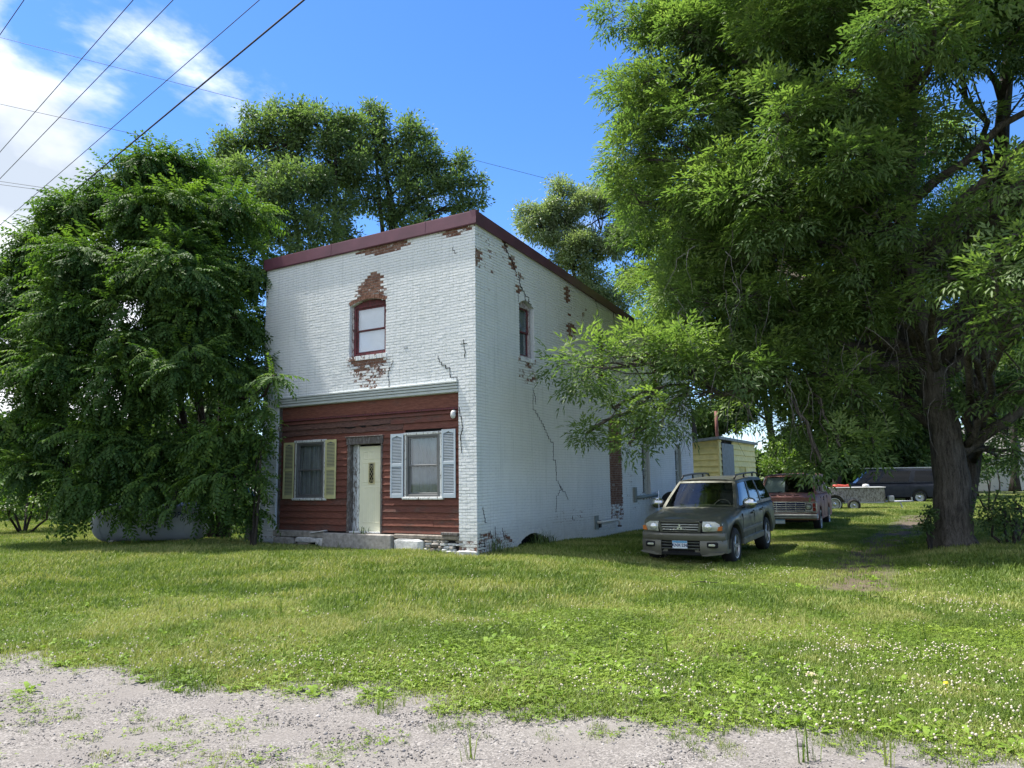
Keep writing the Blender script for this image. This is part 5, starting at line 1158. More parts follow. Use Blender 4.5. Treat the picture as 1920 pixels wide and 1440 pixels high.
scatter('clover_flowers', tpf, np.stack([x, y, z], -1), G.uniform(0, 6.28, len(x)), G.uniform(.6, 1.05, len(x)), G.random(len(x)), 'white clover heads dotted over the lawn'); print('FLOW', len(x))
# loose pebbles
x, y = bands(lambda q: 2300 if q < 5 else 2300*(5/q)**2, 3.8, 9)
ok, z = in_view(x, y); ok &= G.random(len(x)) < np.clip(1.1-edge(x, y)*1.05, 0, 1)*(.35+.65*(fbm(x, y, 2.2, 7, 3) > .47))
x, y, z = x[ok], y[ok], z[ok]; tpp = []
for k in range(4):
    bm = bmesh.new(); bmesh.ops.create_icosphere(bm, subdivisions=1, radius=1); r2 = np.random.default_rng(k)
    for v in bm.verts: v.co = Vector((v.co.x*r2.uniform(.8, 1.2), v.co.y*r2.uniform(.6, 1.0), v.co.z*r2.uniform(.4, .7)))
    bm.verts.index_update(); tpp.append(lib('pebble', np.array([v.co[:] for v in bm.verts]), np.array([[v.index for v in f_.verts] for f_ in bm.faces]), M['pebble'])); bm.free()
scatter('loose_gravel', tpp, np.stack([x, y, z+.008], -1), G.uniform(0, 6.28, len(x)), .0036*np.exp(G.normal(size=len(x))*.5)*1.15, G.random(len(x)), 'loose gravel stones on the road edge'); print('PEB', len(x))
# tall weeds at the house corner, in the arch and along the base
def w_at(a, o, side): p = BO+BX*(o if side else a)+BY*(a if side else -o); return p[0], p[1]
def weed(name, label, a, o, side, h, n, seed, group=None):
    V, F_, T = tuft(seed, n, h, .11, .9, .0075); px_, py_ = w_at(a, o, side)
    q = np_mesh(name, V, F_, M['weed_blade'], None, {'tint': T}, nv=3); q.location = (px_, py_, H(px_, py_)); tag(q, label, 'weeds', group)
t = NT('weed_blade'); t.set(color=t.ramp(t.attr('tint'), (0, (.05, .095, .02)), (1, (.14, .2, .05))), rough=.5); M['weed_blade'] = t.m
weed('weed_clump', 'tall grassy weeds at the near right corner of the house', .55, .16, 1, .5, 60, 500)
weed('weed_clump', 'dark weeds growing in front of the low cellar arch', 2.5, .12, 1, .5, 70, 501)
weed('weed_clump', 'second tuft of dark weeds at the right end of the low cellar arch', 2.95, .12, 1, .42, 60, 504)
weed('weed_clump', 'small yellowish weed at the left end of the door step', -4.55, .12, 0, .26, 30, 502)
weed('weed_clump', 'sprig of grass growing on the door sill', -3.15, .03, 0, .2, 12, 503)
bpy.data.objects['weed_clump.004'].location.z = BO[2]+.32
# ---------------------------------------------------------------- vehicles
def car_paint(name, col, metal=0.4, rough=0.32, dirt=0.3, coat=0.6, fade=None):
    t = NT(name); n = t.noise(3, 5, .6); d = t.ramp(t.noise(14, 6, .7), (.5, 0.0), (.75, dirt))
    c = t.mix(d, t.ramp(n, (.3, tuple(q*.85 for q in col)), (.7, tuple(min(1, q*1.1) for q in col))), fade or tuple(q*.6+.05 for q in col))
    t.set(color=c, metal=metal, rough=t.ramp(t.noise(6, 4), (.3, rough*.8), (.7, rough*1.4)), coat=coat, spec=.5); M[name] = t.m
car_paint('suv_paint', (.080, .084, .066), .35, .46, .4, .2); car_paint('suv_cladding', (.135, .13, .105), .35, .45, .3, .2)
car_paint('maroon_paint', (.30, .125, .09), .0, .6, .7, .05, (.45, .29, .22)); car_paint('blue_paint', (.008, .011, .020), .0, .55, .1, .0); car_paint('white_paint', (.62, .62, .58), 0, .5, .4, .1); car_paint('mustard_paint', (.45, .33, .08), 0, .5, .4, .1)
simple('chrome', (.62, .63, .65), .22, .12, 12, metal=.95); simple('dull_chrome', (.42, .43, .44), .38, .25, 12, metal=.8); simple('lens', (.42, .44, .38), .12, .15, 14, spec=.8, coat=.8); simple('amber_lens', (.50, .15, .04), .15, .2, 10, coat=.6); simple('red_lens', (.30, .03, .02), .2, .2, 10, coat=.6)
simple('bulb_chrome', (.75, .76, .74), .15, .1, 30, metal=.6); simple('plate_white', (.62, .68, .74), .5, .1, 10); simple('plate_blue', (.10, .30, .50), .5, .1, 10); simple('navy', (.02, .03, .10), .5, .1, 10); simple('interior', (.05, .05, .048), .85, .3, 10); simple('seat_fabric', (.13, .13, .12), .9, .3, 10); simple('sunshade', (.55, .60, .60), .6, .2, 4); simple('underbody', (.012, .012, .012), .9, .3, 10)
def lerp_tab(tab, x):
    for (a, b), (c, d) in zip(tab[:-1], tab[1:]):
        if x <= c: f = (x-a)/(c-a) if c > a else 0; return b+(d-b)*max(0, min(1, f))
    return tab[-1][1]
def grid_panel(mp, mg, f, us, vs, holes, inset):
    """paint cells with window holes; glass panes set in behind the holes. f(u, v, depth)"""
    us = sorted(set([round(q, 4) for q in list(us)+[h[i] for h in holes for i in (0, 1)]])); vs = sorted(set([round(q, 4) for q in list(vs)+[h[i] for h in holes for i in (2, 3)]]))
    for a, b in zip(us[:-1], us[1:]):
        for c, d in zip(vs[:-1], vs[1:]):
            um, vm = (a+b)/2, (c+d)/2
            if any(h[0] < um < h[1] and h[2] < vm < h[3] for h in holes): continue
            mp.add([f(a, c, 0), f(b, c, 0), f(b, d, 0), f(a, d, 0)], [(0, 1, 2, 3)])
    for h, g in zip(holes, mg):
        n = 6; q = [[f(h[0]+(h[1]-h[0])*i/n, h[2]+(h[3]-h[2])*j/4, inset) for j in range(5)] for i in range(n+1)]
        g.add([p for r in q for p in r], [(i*5+j, (i+1)*5+j, (i+1)*5+j+1, i*5+j+1) for i in range(n) for j in range(4)])
        e = [(h[0], h[2]), (h[1], h[2]), (h[1], h[3]), (h[0], h[3])]
        for (u0, v0), (u1, v1) in zip(e, e[1:]+e[:1]): mp.add([f(u0, v0, 0), f(u1, v1, 0), f(u1, v1, inset), f(u0, v0, inset)], [(0, 1, 2, 3)])
def wheel(parent, x, y, r, w, style, side):
    """side +1 when the outer face looks towards +y"""
    Mx = Matrix.Translation((x, y, r)) @ Matrix.Rotation(R(-90*side), 4, 'X')
    mb = MB(); h = w/2
    mb.lathe([(r*.62, -h), (r*.86, -h*1.02), (r*.96, -h*.85), (r, -h*.6), (r, h*.6), (r*.96, h*.85), (r*.86, h*1.02), (r*.66, h), (r*.62, h*.8)], Mx, 36)
    wh = mb.build('wheel', M['black_rubber'], parent, smooth=True, sharp=40)
    mb = MB(); mb.lathe([(r*.64, h*.95), (r*.60, h*.9), (r*.57, h*.4), (0.001, h*.35)], Mx, 30); mb.build('rim', M['black_metal' if style == 'spoke' else 'dull_chrome'], wh, smooth=True, sharp=40)
    mb = MB()
    if style == 'spoke':
        for k in range(5):
            a = k*2*math.pi/5
            Ms = Mx @ Matrix.Rotation(a, 4, 'Z'); mb.bbox(0.03, r*.6, -.032, .032, h*.5, h*.82, .01, Ms)
        mb.lathe([(r*.64, h*.96), (r*.63, h*1.0), (r*.58, h*.96), (r*.56, h*.7)], Mx, 30); mb.lathe([(.001, h*.9), (.05, h*.88), (.06, h*.5)], Mx, 14)
        mb.build('spokes', M['dull_chrome'], wh)
    else:
        mb.lathe([(.001, h*.75), (r*.22, h*.72), (r*.25, h*.45)], Mx, 20); mb.build('hub_cap', M['chrome'], wh, smooth=True)
        if style == 'whitewall':
            mb = MB(); mb.lathe([(r*.70, h*1.03), (r*.82, h*1.04)], Mx, 36); mb.build('white_band', M['pvc'], wh)
    return wh
def vehicle(root, S, paint, glassm, roofpaint=None):
    """S: dict of the shape; front at x=0, rear at +x"""
    Lx, sill = S['len'], S['sill']; ax = S['axles']; ra = S['arch']; wr = S['wr']
    hw = lambda x: lerp_tab(S['hw'], x); top = lambda x: lerp_tab(S['top'], x)
    xs = sorted(set([round(q, 3) for q in list(np.arange(S['nose'], Lx+.001, .06))+[S['nose'], Lx]+[a+ra*math.cos(t) for a in ax for t in np.linspace(0, math.pi, 15)]]))
    mb = MB(); rows = []
    for x in xs:
        zb = sill(x)
        for a in ax:
            if abs(x-a) < ra: zb = max(zb, wr+math.sqrt(max(0, ra*ra-(x-a)**2))*1.02)
        zt = top(x); w_ = hw(x); zs = S['shoulder'](x); zb = min(zb, zs-.06)
        prof = [(w_*.985, zb), (w_, zb+(zs-zb)*.18), (w_*1.004, zb+(zs-zb)*.5), (w_*.998, zb+(zs-zb)*.8), (w_*.975, zs), (w_*.93, zs+(zt-zs)*.55), (w_*.84, zs+(zt-zs)*.88), (w_*.5, zt+S['crown']*.7), (0, zt+S['crown'])]
        rows.append([(x, y, z) for y, z in prof]+[(x, -y, z) for y, z in prof[-2::-1]])
    n = len(rows[0]); vs = [p for r in rows for p in r]; fs = [(i*n+k, i*n+k+1, (i+1)*n+k+1, (i+1)*n+k) for i in range(len(rows)-1) for k in range(n-1)]
    fs += [tuple(range(n)), tuple((len(rows)-1)*n+k for k in range(n-1, -1, -1))]
    mb.add(vs, fs)
    for a in ax:      # flared arch lips
        for sg in (1, -1):
            for k in range(14):
                t0, t1 = math.pi*k/14, math.pi*(k+1)/14; q = []
                for t_ in (t0, t1):
                    x = a+ra*math.cos(t_); z = wr+ra*math.sin(t_)*1.02; w_ = hw(min(max(x, S['nose']), Lx)); q.append([(x, sg*w_*.99, z), (a+(ra+.05)*math.cos(t_), sg*(w_+.004), wr+(ra+.05)*math.sin(t_)), (x, sg*(w_-.12), z)])
                    q[-1][1] = (q[-1][1][0], sg*(w_+S['flare']), q[-1][1][2])
                mb.add(q[0]+q[1], [(0, 1, 4, 3), (0, 2, 5, 3)])
    body = mb.build('body', paint, root, smooth=True, sharp=32)
    mb = MB(); mb.box(S['nose']+.12, Lx-.15, -.62, .62, .28, S['shoulder'](1)-.12)
    for a in ax: mb.box(a-ra, a+ra, -hw(a)+.28, hw(a)-.28, .3, wr+ra)
    mb.build('underbody', M['underbody'], root)
    # cabin
    bx0, bz0, tx0, tz0, tx1, tz1, bx1, bz1 = S['cabin']; wb, wt = S['cw']
    roofz = lambda u: tz0+(tz1-tz0)*u+S.get('roofbow', .03)*math.sin(math.pi*min(1, max(0, u)))
    def side(sg):
        def f(u, v, dep):
            xb = bx0+(bx1-bx0)*u; xt = tx0+(tx1-tx0)*u; zb_ = bz0+(bz1-bz0)*u; x = xb+(xt-xb)*v; z = zb_+(roofz(u)-zb_)*v
            endf = 1-.05*(max(0, (.12-u)/.12)**2+max(0, (u-.9)/.1)**2)
            y = (wb+(wt-wb)*(v**1.25))*endf-dep; return (x+dep*(.3 if u < .5 else -.3)*0, sg*y, z)
        return f
    us = np.linspace(0, 1, 22); vs_ = np.linspace(0, 1, 9)
    mp = MB(); glass_parts = []
    for sg in (1, -1):
        g = [MB() for _ in S['swin']]; grid_panel(mp, g, side(sg), us, vs_, S['swin'], .012); glass_parts += [('side_window', q, S.get('sg', glassm)) for q in g]
    def front(u, v, dep):
        s_ = 2*u-1; y = (wb+(wt-wb)*(v**1.25))*.95*s_; x = bx0+(tx0-bx0)*v-.10*(1-s_*s_)+dep; return (x, y, bz0+(roofz(0)-bz0)*v+.012*(1-s_*s_))
    def rear(u, v, dep):
        s_ = 2*u-1; y = (wb+(wt-wb)*(v**1.25))*.95*s_; x = bx1+(tx1-bx1)*v+.04*(1-s_*s_)-dep; return (x, y, bz1+(roofz(1)-bz1)*v)
    g = [MB()]; grid_panel(mp, g, front, np.linspace(0, 1, 13), np.linspace(0, 1, 7), [(.045, .955, .04, .93)], .012); glass_parts.append(('windshield', g[0], glassm))
    g = [MB()]; grid_panel(mp, g, rear, np.linspace(0, 1, 9), np.linspace(0, 1, 7), [(.1, .9, .12, .85)], .012); glass_parts.append(('rear_window', g[0], S.get('sg', glassm)))
    mp.build('cabin', paint, root, smooth=True, sharp=35)
    mr_ = MB(); rr_ = []
    for u in np.linspace(0, 1, 14):
        x0 = tx0+(tx1-tx0)*u; e = 1-.05*(max(0, (.12-u)/.12)**2+max(0, (u-.9)/.1)**2); row = []
        for s_ in np.linspace(-1, 1, 13): row.append((x0-.10*(1-s_*s_)*max(0, 1-u*8)+.04*(1-s_*s_)*max(0, u*8-7), wt*e*s_, roofz(u)+.045*(1-abs(s_)**3)))
        rr_.append(row)
    mr_.add([p for r in rr_ for p in r], [(i*13+j, i*13+j+1, (i+1)*13+j+1, (i+1)*13+j) for i in range(13) for j in range(12)])
    mr_.build('roof', roofpaint or paint, root, smooth=True)
    for nm, q, gm in glass_parts: q.build(nm, M[gm], root, smooth=True)
    # interior
    mb = MB(); mb.box(bx0+.05, bx1-.1, -wb+.06, wb-.06, .5, bz0-.18); mb.bbox(bx0+.02, bx0+.45, -wb+.08, wb-.08, bz0-.2, bz0-.02, .04); mb.build('dashboard', M['interior'], root)
    for sx in S['seats']:
        for sy in (.38, -.38):
            mb = MB(); mb.bbox(sx, sx+.5, sy-.24, sy+.24, bz0-.35, bz0-.18, .06); mb.bbox(sx+.42, sx+.56, sy-.23, sy+.23, bz0-.2, bz0+.32, .06, Matrix.Translation((sx+.5, 0, bz0)) @ Matrix.Rotation(R(10), 4, 'Y') @ Matrix.Translation((-sx-.5, 0, -bz0))); mb.bbox(sx+.52, sx+.60, sy-.12, sy+.12, bz0+.34, bz0+.48, .03); mb.build('seat', M['seat_fabric'], root)
    mb = MB()
    for k in range(20):
        a0, a1 = 2*math.pi*k/20, 2*math.pi*(k+1)/20; c = Vector((bx0+.5, -.38, bz0-.02)); e1, e2 = Vector((0, 1, 0)), Vector((.45, 0, .9))
        mb.tube([c+(e1*math.cos(a0)+e2*math.sin(a0))*.19, c+(e1*math.cos(a1)+e2*math.sin(a1))*.19], .014, 6, caps=False)
    mb.build('steering_wheel', M['interior'], root)
    for a in ax:
        for sg in (1, -1): wheel(root, a, sg*(hw(a)-S['ww']/2-.01), wr, S['ww'], S['wheel'], sg)
    # door seams and handles
    mb = MB()
    for x in S['seams']:
        for sg in (1, -1):
            zt_ = S['shoulder'](x)-.03; w_ = hw(x)*1.003; mb.box(x-.004, x+.004, min(sg*(w_-.02), sg*(w_+.0025)), max(sg*(w_-.02), sg*(w_+.0025)), sill(x)+.08, zt_)
    mb.build('door_seam', M['gap_black'], root)
    for x, z in S['handles']:
        for sg in (1, -1):
            y = sg*(hw(x)+.012); mb = MB(); mb.bbox(x-.09, x+.09, y-.016, y+.016, z-.02, z+.02, .01); mb.build('door_handle', M[S.get('hm', 'black_metal')], root)
    return body
def text_mesh(name, s, size, mat, parent, Mx, ext=.001, bold=.0):
    cu = bpy.data.curves.new(name, 'FONT'); cu.body = s; cu.size = size; cu.extrude = ext; cu.align_x = 'CENTER'; cu.align_y = 'CENTER'; cu.offset = bold
    o = bpy.data.objects.new('tmp_text', cu); COL.objects.link(o); dg = bpy.context.evaluated_depsgraph_get(); me = bpy.data.meshes.new_from_object(o.evaluated_get(dg)); bpy.data.objects.remove(o)
    me.name = name; me.materials.clear(); me.materials.append(mat); q = bpy.data.objects.new(name, me); COL.objects.link(q); q.parent = parent; q.matrix_local = Mx; return q
def veh_root(name, x, y, az, pitch, label, cat, z=None):
    e = empty(name, (x, y, H(x, y) if z is None else z), 0, label, cat); e.rotation_euler = (0, R(-pitch), R(90-az)); return e
FACE = Matrix(((0, 0, -1, 0), (-1, 0, 0, 0), (0, 1, 0, 0), (0, 0, 0, 1)))     # text upright on a front that looks along -x
# --- the olive grey SUV
suv = veh_root('suv', 3.33, 15.2, 31, 1.9, 'olive grey SUV with chrome mirror parked on the grass beside the brick wall', 'car', -.165)
S = dict(len=4.72, nose=.16, axles=(.86, 3.62), arch=.45, wr=.375, ww=.25, flare=.018, crown=.015, wheel='spoke',
         hw=[(0, .72), (.1, .78), (.2, .83), (.35, .875), (.6, .905), (1.2, .915), (4.2, .915), (4.55, .89), (4.72, .83)],
         top=[(0, .93), (.16, .955), (.3, 1.0), (.6, 1.045), (1.3, 1.12), (1.6, 1.13), (4.5, 1.13), (4.72, 1.05)], sill=lambda x: .40 if x > .5 else .45,
         shoulder=lambda x: lerp_tab([(0, .86), (.3, .93), (1.3, 1.02), (4.6, 1.05), (4.72, .98)], x),
         cabin=(1.32, 1.10, 2.02, 1.655, 4.28, 1.66, 4.66, 1.10), cw=(.862, .665), roofbow=.03, swin=[(.035, .30, .10, .90), (.335, .60, .10, .90), (.645, .945, .12, .88)], seats=(2.0, 2.95), seams=(1.42, 2.42, 3.26), handles=((2.28, .96), (3.12, .97)), sg='tinted_glass', hm='suv_h')
M['suv_h'] = M['suv_paint']
vehicle(suv, S, M['suv_paint'], 'car_glass')
def arc_bar(y0, y1, z0, z1, x0, dx=.1, th=.04, bulge=None, n=20, b=None):
    """front bar that wraps back at its ends: x = x0 + dx*(|y|/w)^3"""
    mb = MB(); w = .88; rows = []
    for k in range(n+1):
        y = y0+(y1-y0)*k/n; x = x0+dx*(abs(y)/w)**3.2; rows.append([(x, y, z0), (x-.018, y, z0+(z1-z0)*.25), (x-.022, y, z0+(z1-z0)*.75), (x, y, z1), (x+th, y, z1), (x+th, y, z0)])
    vs = [p for r in rows for p in r]; fs = [(i*6+j, i*6+(j+1) % 6, (i+1)*6+(j+1) % 6, (i+1)*6+j) for i in range(n) for j in range(6)]+[tuple(range(6)), tuple(n*6+j for j in range(5, -1, -1))]
    mb.add(vs, fs); return mb
XF = lambda y, x0=.0, dx=.20: x0+dx*(abs(y)/.88)**3.2
arc_bar(-.86, .86, .56, .70, -.02, .24, .3).build('bumper', M['suv_cladding'], suv, smooth=True, sharp=30)
for sg in (1, -1):
    a, b_ = sorted((sg*.40, sg*.88)); arc_bar(a, b_, .30, .56, -.01, .24, .3).build('bumper_corner', M['suv_cladding'], suv, smooth=True, sharp=30)
    mb = MB(); mb.prism([(sg*.30, .27), (sg*.50, .255), (sg*.82, .30), (sg*.86, .33), (sg*.40, .33), (sg*.33, .40), (sg*.27, .40)], .04, .34, axis='x'); mb.build('bumper_lip', M['suv_cladding'], suv)
arc_bar(-.41, .41, .26, .33, .03, .1, .3).build('skid_panel', M['black_metal'], suv)
mb = MB(); mb.box(.05, .12, -.42, .42, .32, .57); mb.build('intake', M['gap_black'], suv)
for z in (.40, .46, .52): arc_bar(-.39, .39, z-.011, z+.011, .005, .1, .02).build('intake_bar', M['dull_chrome'], suv)
mb = MB(); mb.box(.05, .2, -.44, .44, .70, .93); mb.build('grille_back', M['gap_black'], suv)
mb = MB()
for b_ in ((-.41, .41, .905, .935), (-.41, .41, .715, .735)): mb.bbox(.015, .09, *b_, .006)
for sg in (1, -1): mb.prism([(sg*.36, .735), (sg*.41, .735), (sg*.45, .905), (sg*.40, .905)], .016, .09, axis='x')
gr = mb.build('grille', M['suv_paint'], suv)
for z in (.77, .82, .87): 
    mb = MB(); mb.bbox(.02, .06, -.385, .385, z-.012, z+.012, .005); mb.build('grille_bar', M['dull_chrome'], gr)
mb = MB()
for a in (90, 210, 330):
    c, s = math.cos(R(a)), math.sin(R(a)); q = [(0, 0), (.038*c-.022*s, .038*s+.022*c), (.076*c, .076*s), (.038*c+.022*s, .038*s-.022*c)]
    mb.prism([(y, .815+z) for y, z in q], .004, .018, axis='x')
mb.build('three_diamond_emblem', M['bulb_chrome'], gr)
for sg in (1, -1):
    mb = MB(); n = 8; rows = []
    for k in range(n+1):
        y = sg*(.455+.365*k/n); x = .035+.20*max(0, (abs(y)-.3)/.55)**2.2; rows.append([(x, y, .735+.01*k/n), (x-.02, y, .80), (x-.015, y, .87), (x+.04, y, .93-.012*k/n)])
    mb.add([p for r in rows for p in r], [(i*4+j, (i+1)*4+j, (i+1)*4+j+1, i*4+j+1) for i in range(n) for j in range(3)]); hl = mb.build('headlight', M['lens'], suv, smooth=True)
    mb = MB(); Mx = Matrix.Translation((.055, sg*.56, .825)) @ Matrix.Rotation(R(-90), 4, 'Y'); mb.lathe([(.078, -.02), (.074, .03), (.05, .034), (.03, .045), (.001, .048)], Mx, 20); mb.build('lamp', M['bulb_chrome'], hl, smooth=True)
    mb = MB(); mb.prism([(sg*.725, .745), (sg*.815, .755), (sg*.82, .84), (sg*.76, .83)], .118, .24, axis='x'); mb.build('turn_signal', M['amber_lens'], hl)
    mb = MB(); mb.bbox(-.018+XF(.6)*.5, .1, min(sg*.52, sg*.74), max(sg*.52, sg*.74), .42, .53, .02); fl = mb.build('fog_light_bezel', M['gap_black'], suv)
    mb = MB(); mb.bbox(-.030+XF(.6)*.5, .1, min(sg*.55, sg*.71), max(sg*.55, sg*.71), .44, .51, .025); mb.build('fog_light', M['bulb_chrome'], fl)
    # mirror
    mb = MB(); cx = 1.62; yy = sg*1.02
    bm = bmesh.new(); bmesh.ops.create_uvsphere(bm, u_segments=16, v_segments=10, radius=1)
    for v in bm.verts: v.co = Vector((cx+v.co.x*(.085 if v.co.x < 0 else .03), yy+v.co.y*.15, 1.20+v.co.z*.12))
    bm.verts.index_update(); mb.add([v.co[:] for v in bm.verts], [tuple(v.index for v in f.verts) for f in bm.faces]); bm.free(); mm = mb.build('mirror', M['chrome'], suv, smooth=True)
    mb = MB(); mb.tube([(cx, sg*.86, 1.12), (cx, sg*.98, 1.14)], [.035, .03], 8); mb.build('arm', M['black_metal'], mm)
    # roof rail and cladding
    mb = MB(); mb.tube([(2.1, sg*.60, 1.70), (2.25, sg*.60, 1.775), (2.9, sg*.60, 1.795), (3.9, sg*.60, 1.79), (4.2, sg*.60, 1.765), (4.3, sg*.60, 1.71)], [.02, .022, .02, .02, .022, .02], 8)
    for x in (2.95, 3.75): mb.tube([(x, sg*.60, 1.70), (x, sg*.60, 1.79)], .022, 8)
    mb.build('roof_rail', M['black_metal'], suv, smooth=True)
    mb = MB(); mb.bbox(1.33, 3.14, min(sg*.90, sg*.945), max(sg*.90, sg*.945), .36, .50, .02); mb.build('side_step', M['suv_cladding'], suv)
    mb = MB(); mb.bbox(1.33, 3.14, min(sg*.905, sg*.93), max(sg*.905, sg*.93), .60, .68, .01); mb.build('side_moulding', M['suv_cladding'], suv)
    mb = MB(); mb.bbox(4.62, 4.70, min(sg*.70, sg*.86), max(sg*.70, sg*.86), .78, 1.05, .02); mb.build('tail_light', M['red_lens'], suv)
    mb = MB(); mb.tube([(1.33, sg*.05+sg*.1, 1.13), (1.30, sg*.45, 1.12)], .008, 5); mb.tube([(1.32, sg*.45, 1.13), (1.30, sg*.02, 1.14)], .006, 5); mb.build('wiper', M['black_metal'], suv)
mb = MB(); mb.bbox(4.55, 4.78, -.86, .86, .42, .70, .05); mb.build('rear_bumper', M['suv_cladding'], suv)
mb = MB(); mb.prism([(-.30, 1.025), (.0, 1.045), (.30, 1.025), (.25, 1.05), (0, 1.06), (-.25, 1.05)], .5, 1.1, axis='x'); mb.build('hood_scoop', M['suv_paint'], suv)
mb = MB(); mb.box(-.032, -.026, -.153, .153, .405, .555); pl = mb.build('licence_plate', M['plate_white'], suv)
mb = MB(); mb.box(-.0345, -.0325, -.150, .150, .515, .552); mb.build('blue_band', M['plate_blue'], pl)
text_mesh('plate_number', 'KNX·236', .082, M['navy'], pl, Matrix.Translation((-.034, 0, .468)) @ FACE, .001, .002)
mb = MB(); mb.tube([(1.02, .78, 1.05), (1.10, .80, 1.5)], .004, 4); mb.build('antenna', M['chrome'], suv)
# --- maroon van
van = veh_root('van', 8.95, 24.8, 28, 0, 'faded maroon 1980s van with chrome grille parked behind the SUV', 'van', -.12)
S = dict(len=4.9, nose=.10, axles=(.78, 3.55), arch=.42, wr=.36, ww=.22, flare=.008, crown=.01, wheel='whitewall',
         hw=[(0, .90), (.15, .945), (.4, .985), (4.6, .985), (4.9, .95)], top=[(0, 1.06), (.1, 1.08), (.3, 1.16), (.62, 1.22), (1.0, 1.22), (4.9, 1.22)], sill=lambda x: .36,
         shoulder=lambda x: lerp_tab([(0, 1.0), (.4, 1.06), (.8, 1.12), (4.9, 1.14)], x), cabin=(.62, 1.20, 1.12, 1.80, 4.80, 1.84, 4.90, 1.20), cw=(.95, .80), roofbow=.03,
         swin=[(.04, .23, .1, .85), (.30, .58, .1, .85), (.64, .93, .1, .85)], seats=(1.3,), seams=(.95, 1.95, 3.0), handles=((1.85, .98),), sg='tinted_glass')
vehicle(van, S, M['maroon_paint'], 'car_glass')
mb = MB(); mb.bbox(-.10, .12, -.97, .97, .40, .56, .03); mb.build('bumper', M['dull_chrome'], van)
mb = MB(); mb.box(-.105, -.098, -.96, .96, .455, .485); mb.build('bumper_strip', M['black_rubber'], van)
mb = MB(); mb.box(.03, .1, -.90, .90, .62, .93); mb.build('grille_back', M['navy'], van)
mb = MB()
for z in (.615, .935): mb.bbox(-.01, .06, -.93, .93, z-.018, z+.018, .008)
for y in (-.93, -.60, .60, .93): mb.bbox(-.008, .05, y-.016, y+.016, .63, .92, .006)
g_ = mb.build('grille', M['chrome'], van)
for z in (.675, .735, .795, .855):
    mb = MB(); mb.bbox(-.004, .04, -.585, .585, z-.011, z+.011, .004); mb.build('grille_bar', M['chrome'], g_)
for y in (-.3, 0, .3):
    mb = MB(); mb.bbox(-.006, .04, y-.007, y+.007, .63, .92, .003); mb.build('grille_bar', M['chrome'], g_)
for sg in (1, -1):
    Mx = Matrix.Translation((.02, sg*.70, .785)) @ Matrix.Rotation(R(-90), 4, 'Y')
    mb = MB(); mb.bbox(.0, .05, min(sg*.62, sg*.915), max(sg*.62, sg*.915), .635, .915, .005); mb.build('headlight_panel', M['dull_chrome'], van)
    mb = MB(); mb.lathe([(.105, .0), (.105, .045), (.09, .05)], Mx, 24); hl = mb.build('headlight', M['black_metal'], van, smooth=True)
    mb = MB(); mb.lathe([(.088, .03), (.07, .055), (.04, .064), (.001, .068)], Mx, 24); mb.build('lens', M['lens'], hl, smooth=True)
    mb = MB(); a, b_ = sorted((sg*.825, sg*.91)); mb.bbox(-.02, .03, a, b_, .65, .77, .006); mb.bbox(-.02, .03, a, b_, .785, .90, .006); mb.build('turn_signal', M['red_lens'], van)
    mb = MB(); mb.tube([(.95, sg*.97, 1.22), (.86, sg*1.10, 1.30)], .01, 6); mb.bbox(.80, .86, sg*1.12-.09, sg*1.12+.09, 1.24, 1.50, .02); mb.build('mirror', M['dull_chrome'], van)
    mb = MB(); mb.tube([(.50, sg*.62, 1.235), (.47, sg*.15, 1.27)], .010, 5); mb.tube([(.50, sg*.3, 1.235), (.47, sg*.15, 1.27)], .008, 5); mb.build('wiper', M['black_metal'], van)
for y in (-.32, -.08, .16, .40):
    mb = MB(); mb.bbox(.22, .30, y-.085, y+.085, 1.142, 1.160, .004, ); mb.build('air_slot', M['gap_black'], van)
mb = MB(); mb.box(.70, .72, .12, .84, 1.22, 1.74, Matrix.Translation((0, 0, 0))); mb.v = [(v[0]+(v[2]-1.2)*.80-.02, v[1], v[2]) for v in mb.v]; mb.build('sunshade', M['sunshade'], van)
mb = MB(); mb.box(-.04, -.034, .05, .35, .24, .38); pl = mb.build('licence_plate', M['plate_white'], van)
mb = MB(); mb.box(-.0425, -.0405, .055, .345, .345, .378); mb.build('blue_band', M['plate_blue'], pl)
# --- dark blue van far behind, side on
bv = veh_root('van', 19.6, 45.2, 104, 0, 'dark blue van standing side on behind the weathered trailer', 'van')
S = dict(len=5.4, nose=.05, axles=(.95, 4.1), arch=.42, wr=.37, ww=.24, flare=.0, crown=.01, wheel='plain',
         hw=[(0, .85), (.3, .96), (5.1, .98), (5.4, .94)], top=[(0, .98), (.05, 1.0), (.7, 1.16), (1.0, 1.2), (5.4, 1.22)], sill=lambda x: .38,
         shoulder=lambda x: lerp_tab([(0, .92), (.7, 1.06), (5.4, 1.12)], x), cabin=(.75, 1.18, 1.55, 1.93, 5.3, 1.95, 5.4, 1.2), cw=(.96, .82), roofbow=.02,
         swin=[(.06, .21, .08, .85), (.26, .60, .08, .88), (.66, .95, .08, .88)], seats=(1.6,), seams=(1.0, 2.1, 3.6), handles=((2.0, 1.0),), sg='blue_glass')
glass('blue_glass', (.06, .08, .13), .05, -.1)
vehicle(bv, S, M['blue_paint'], 'blue_glass')
mb = MB(); mb.bbox(-.08, .1, -.92, .92, .4, .62, .03); mb.build('bumper', M['black_metal'], bv)
mb = MB()
for x in (1.6, 4.9): mb.box(x, x+.05, -.8, .8, 2.03, 2.06)
for y in (-.78, .78): mb.box(1.4, 5.1, y-.02, y+.02, 2.05, 2.09)
mb.build('roof_rack', M['dull_chrome'], bv)
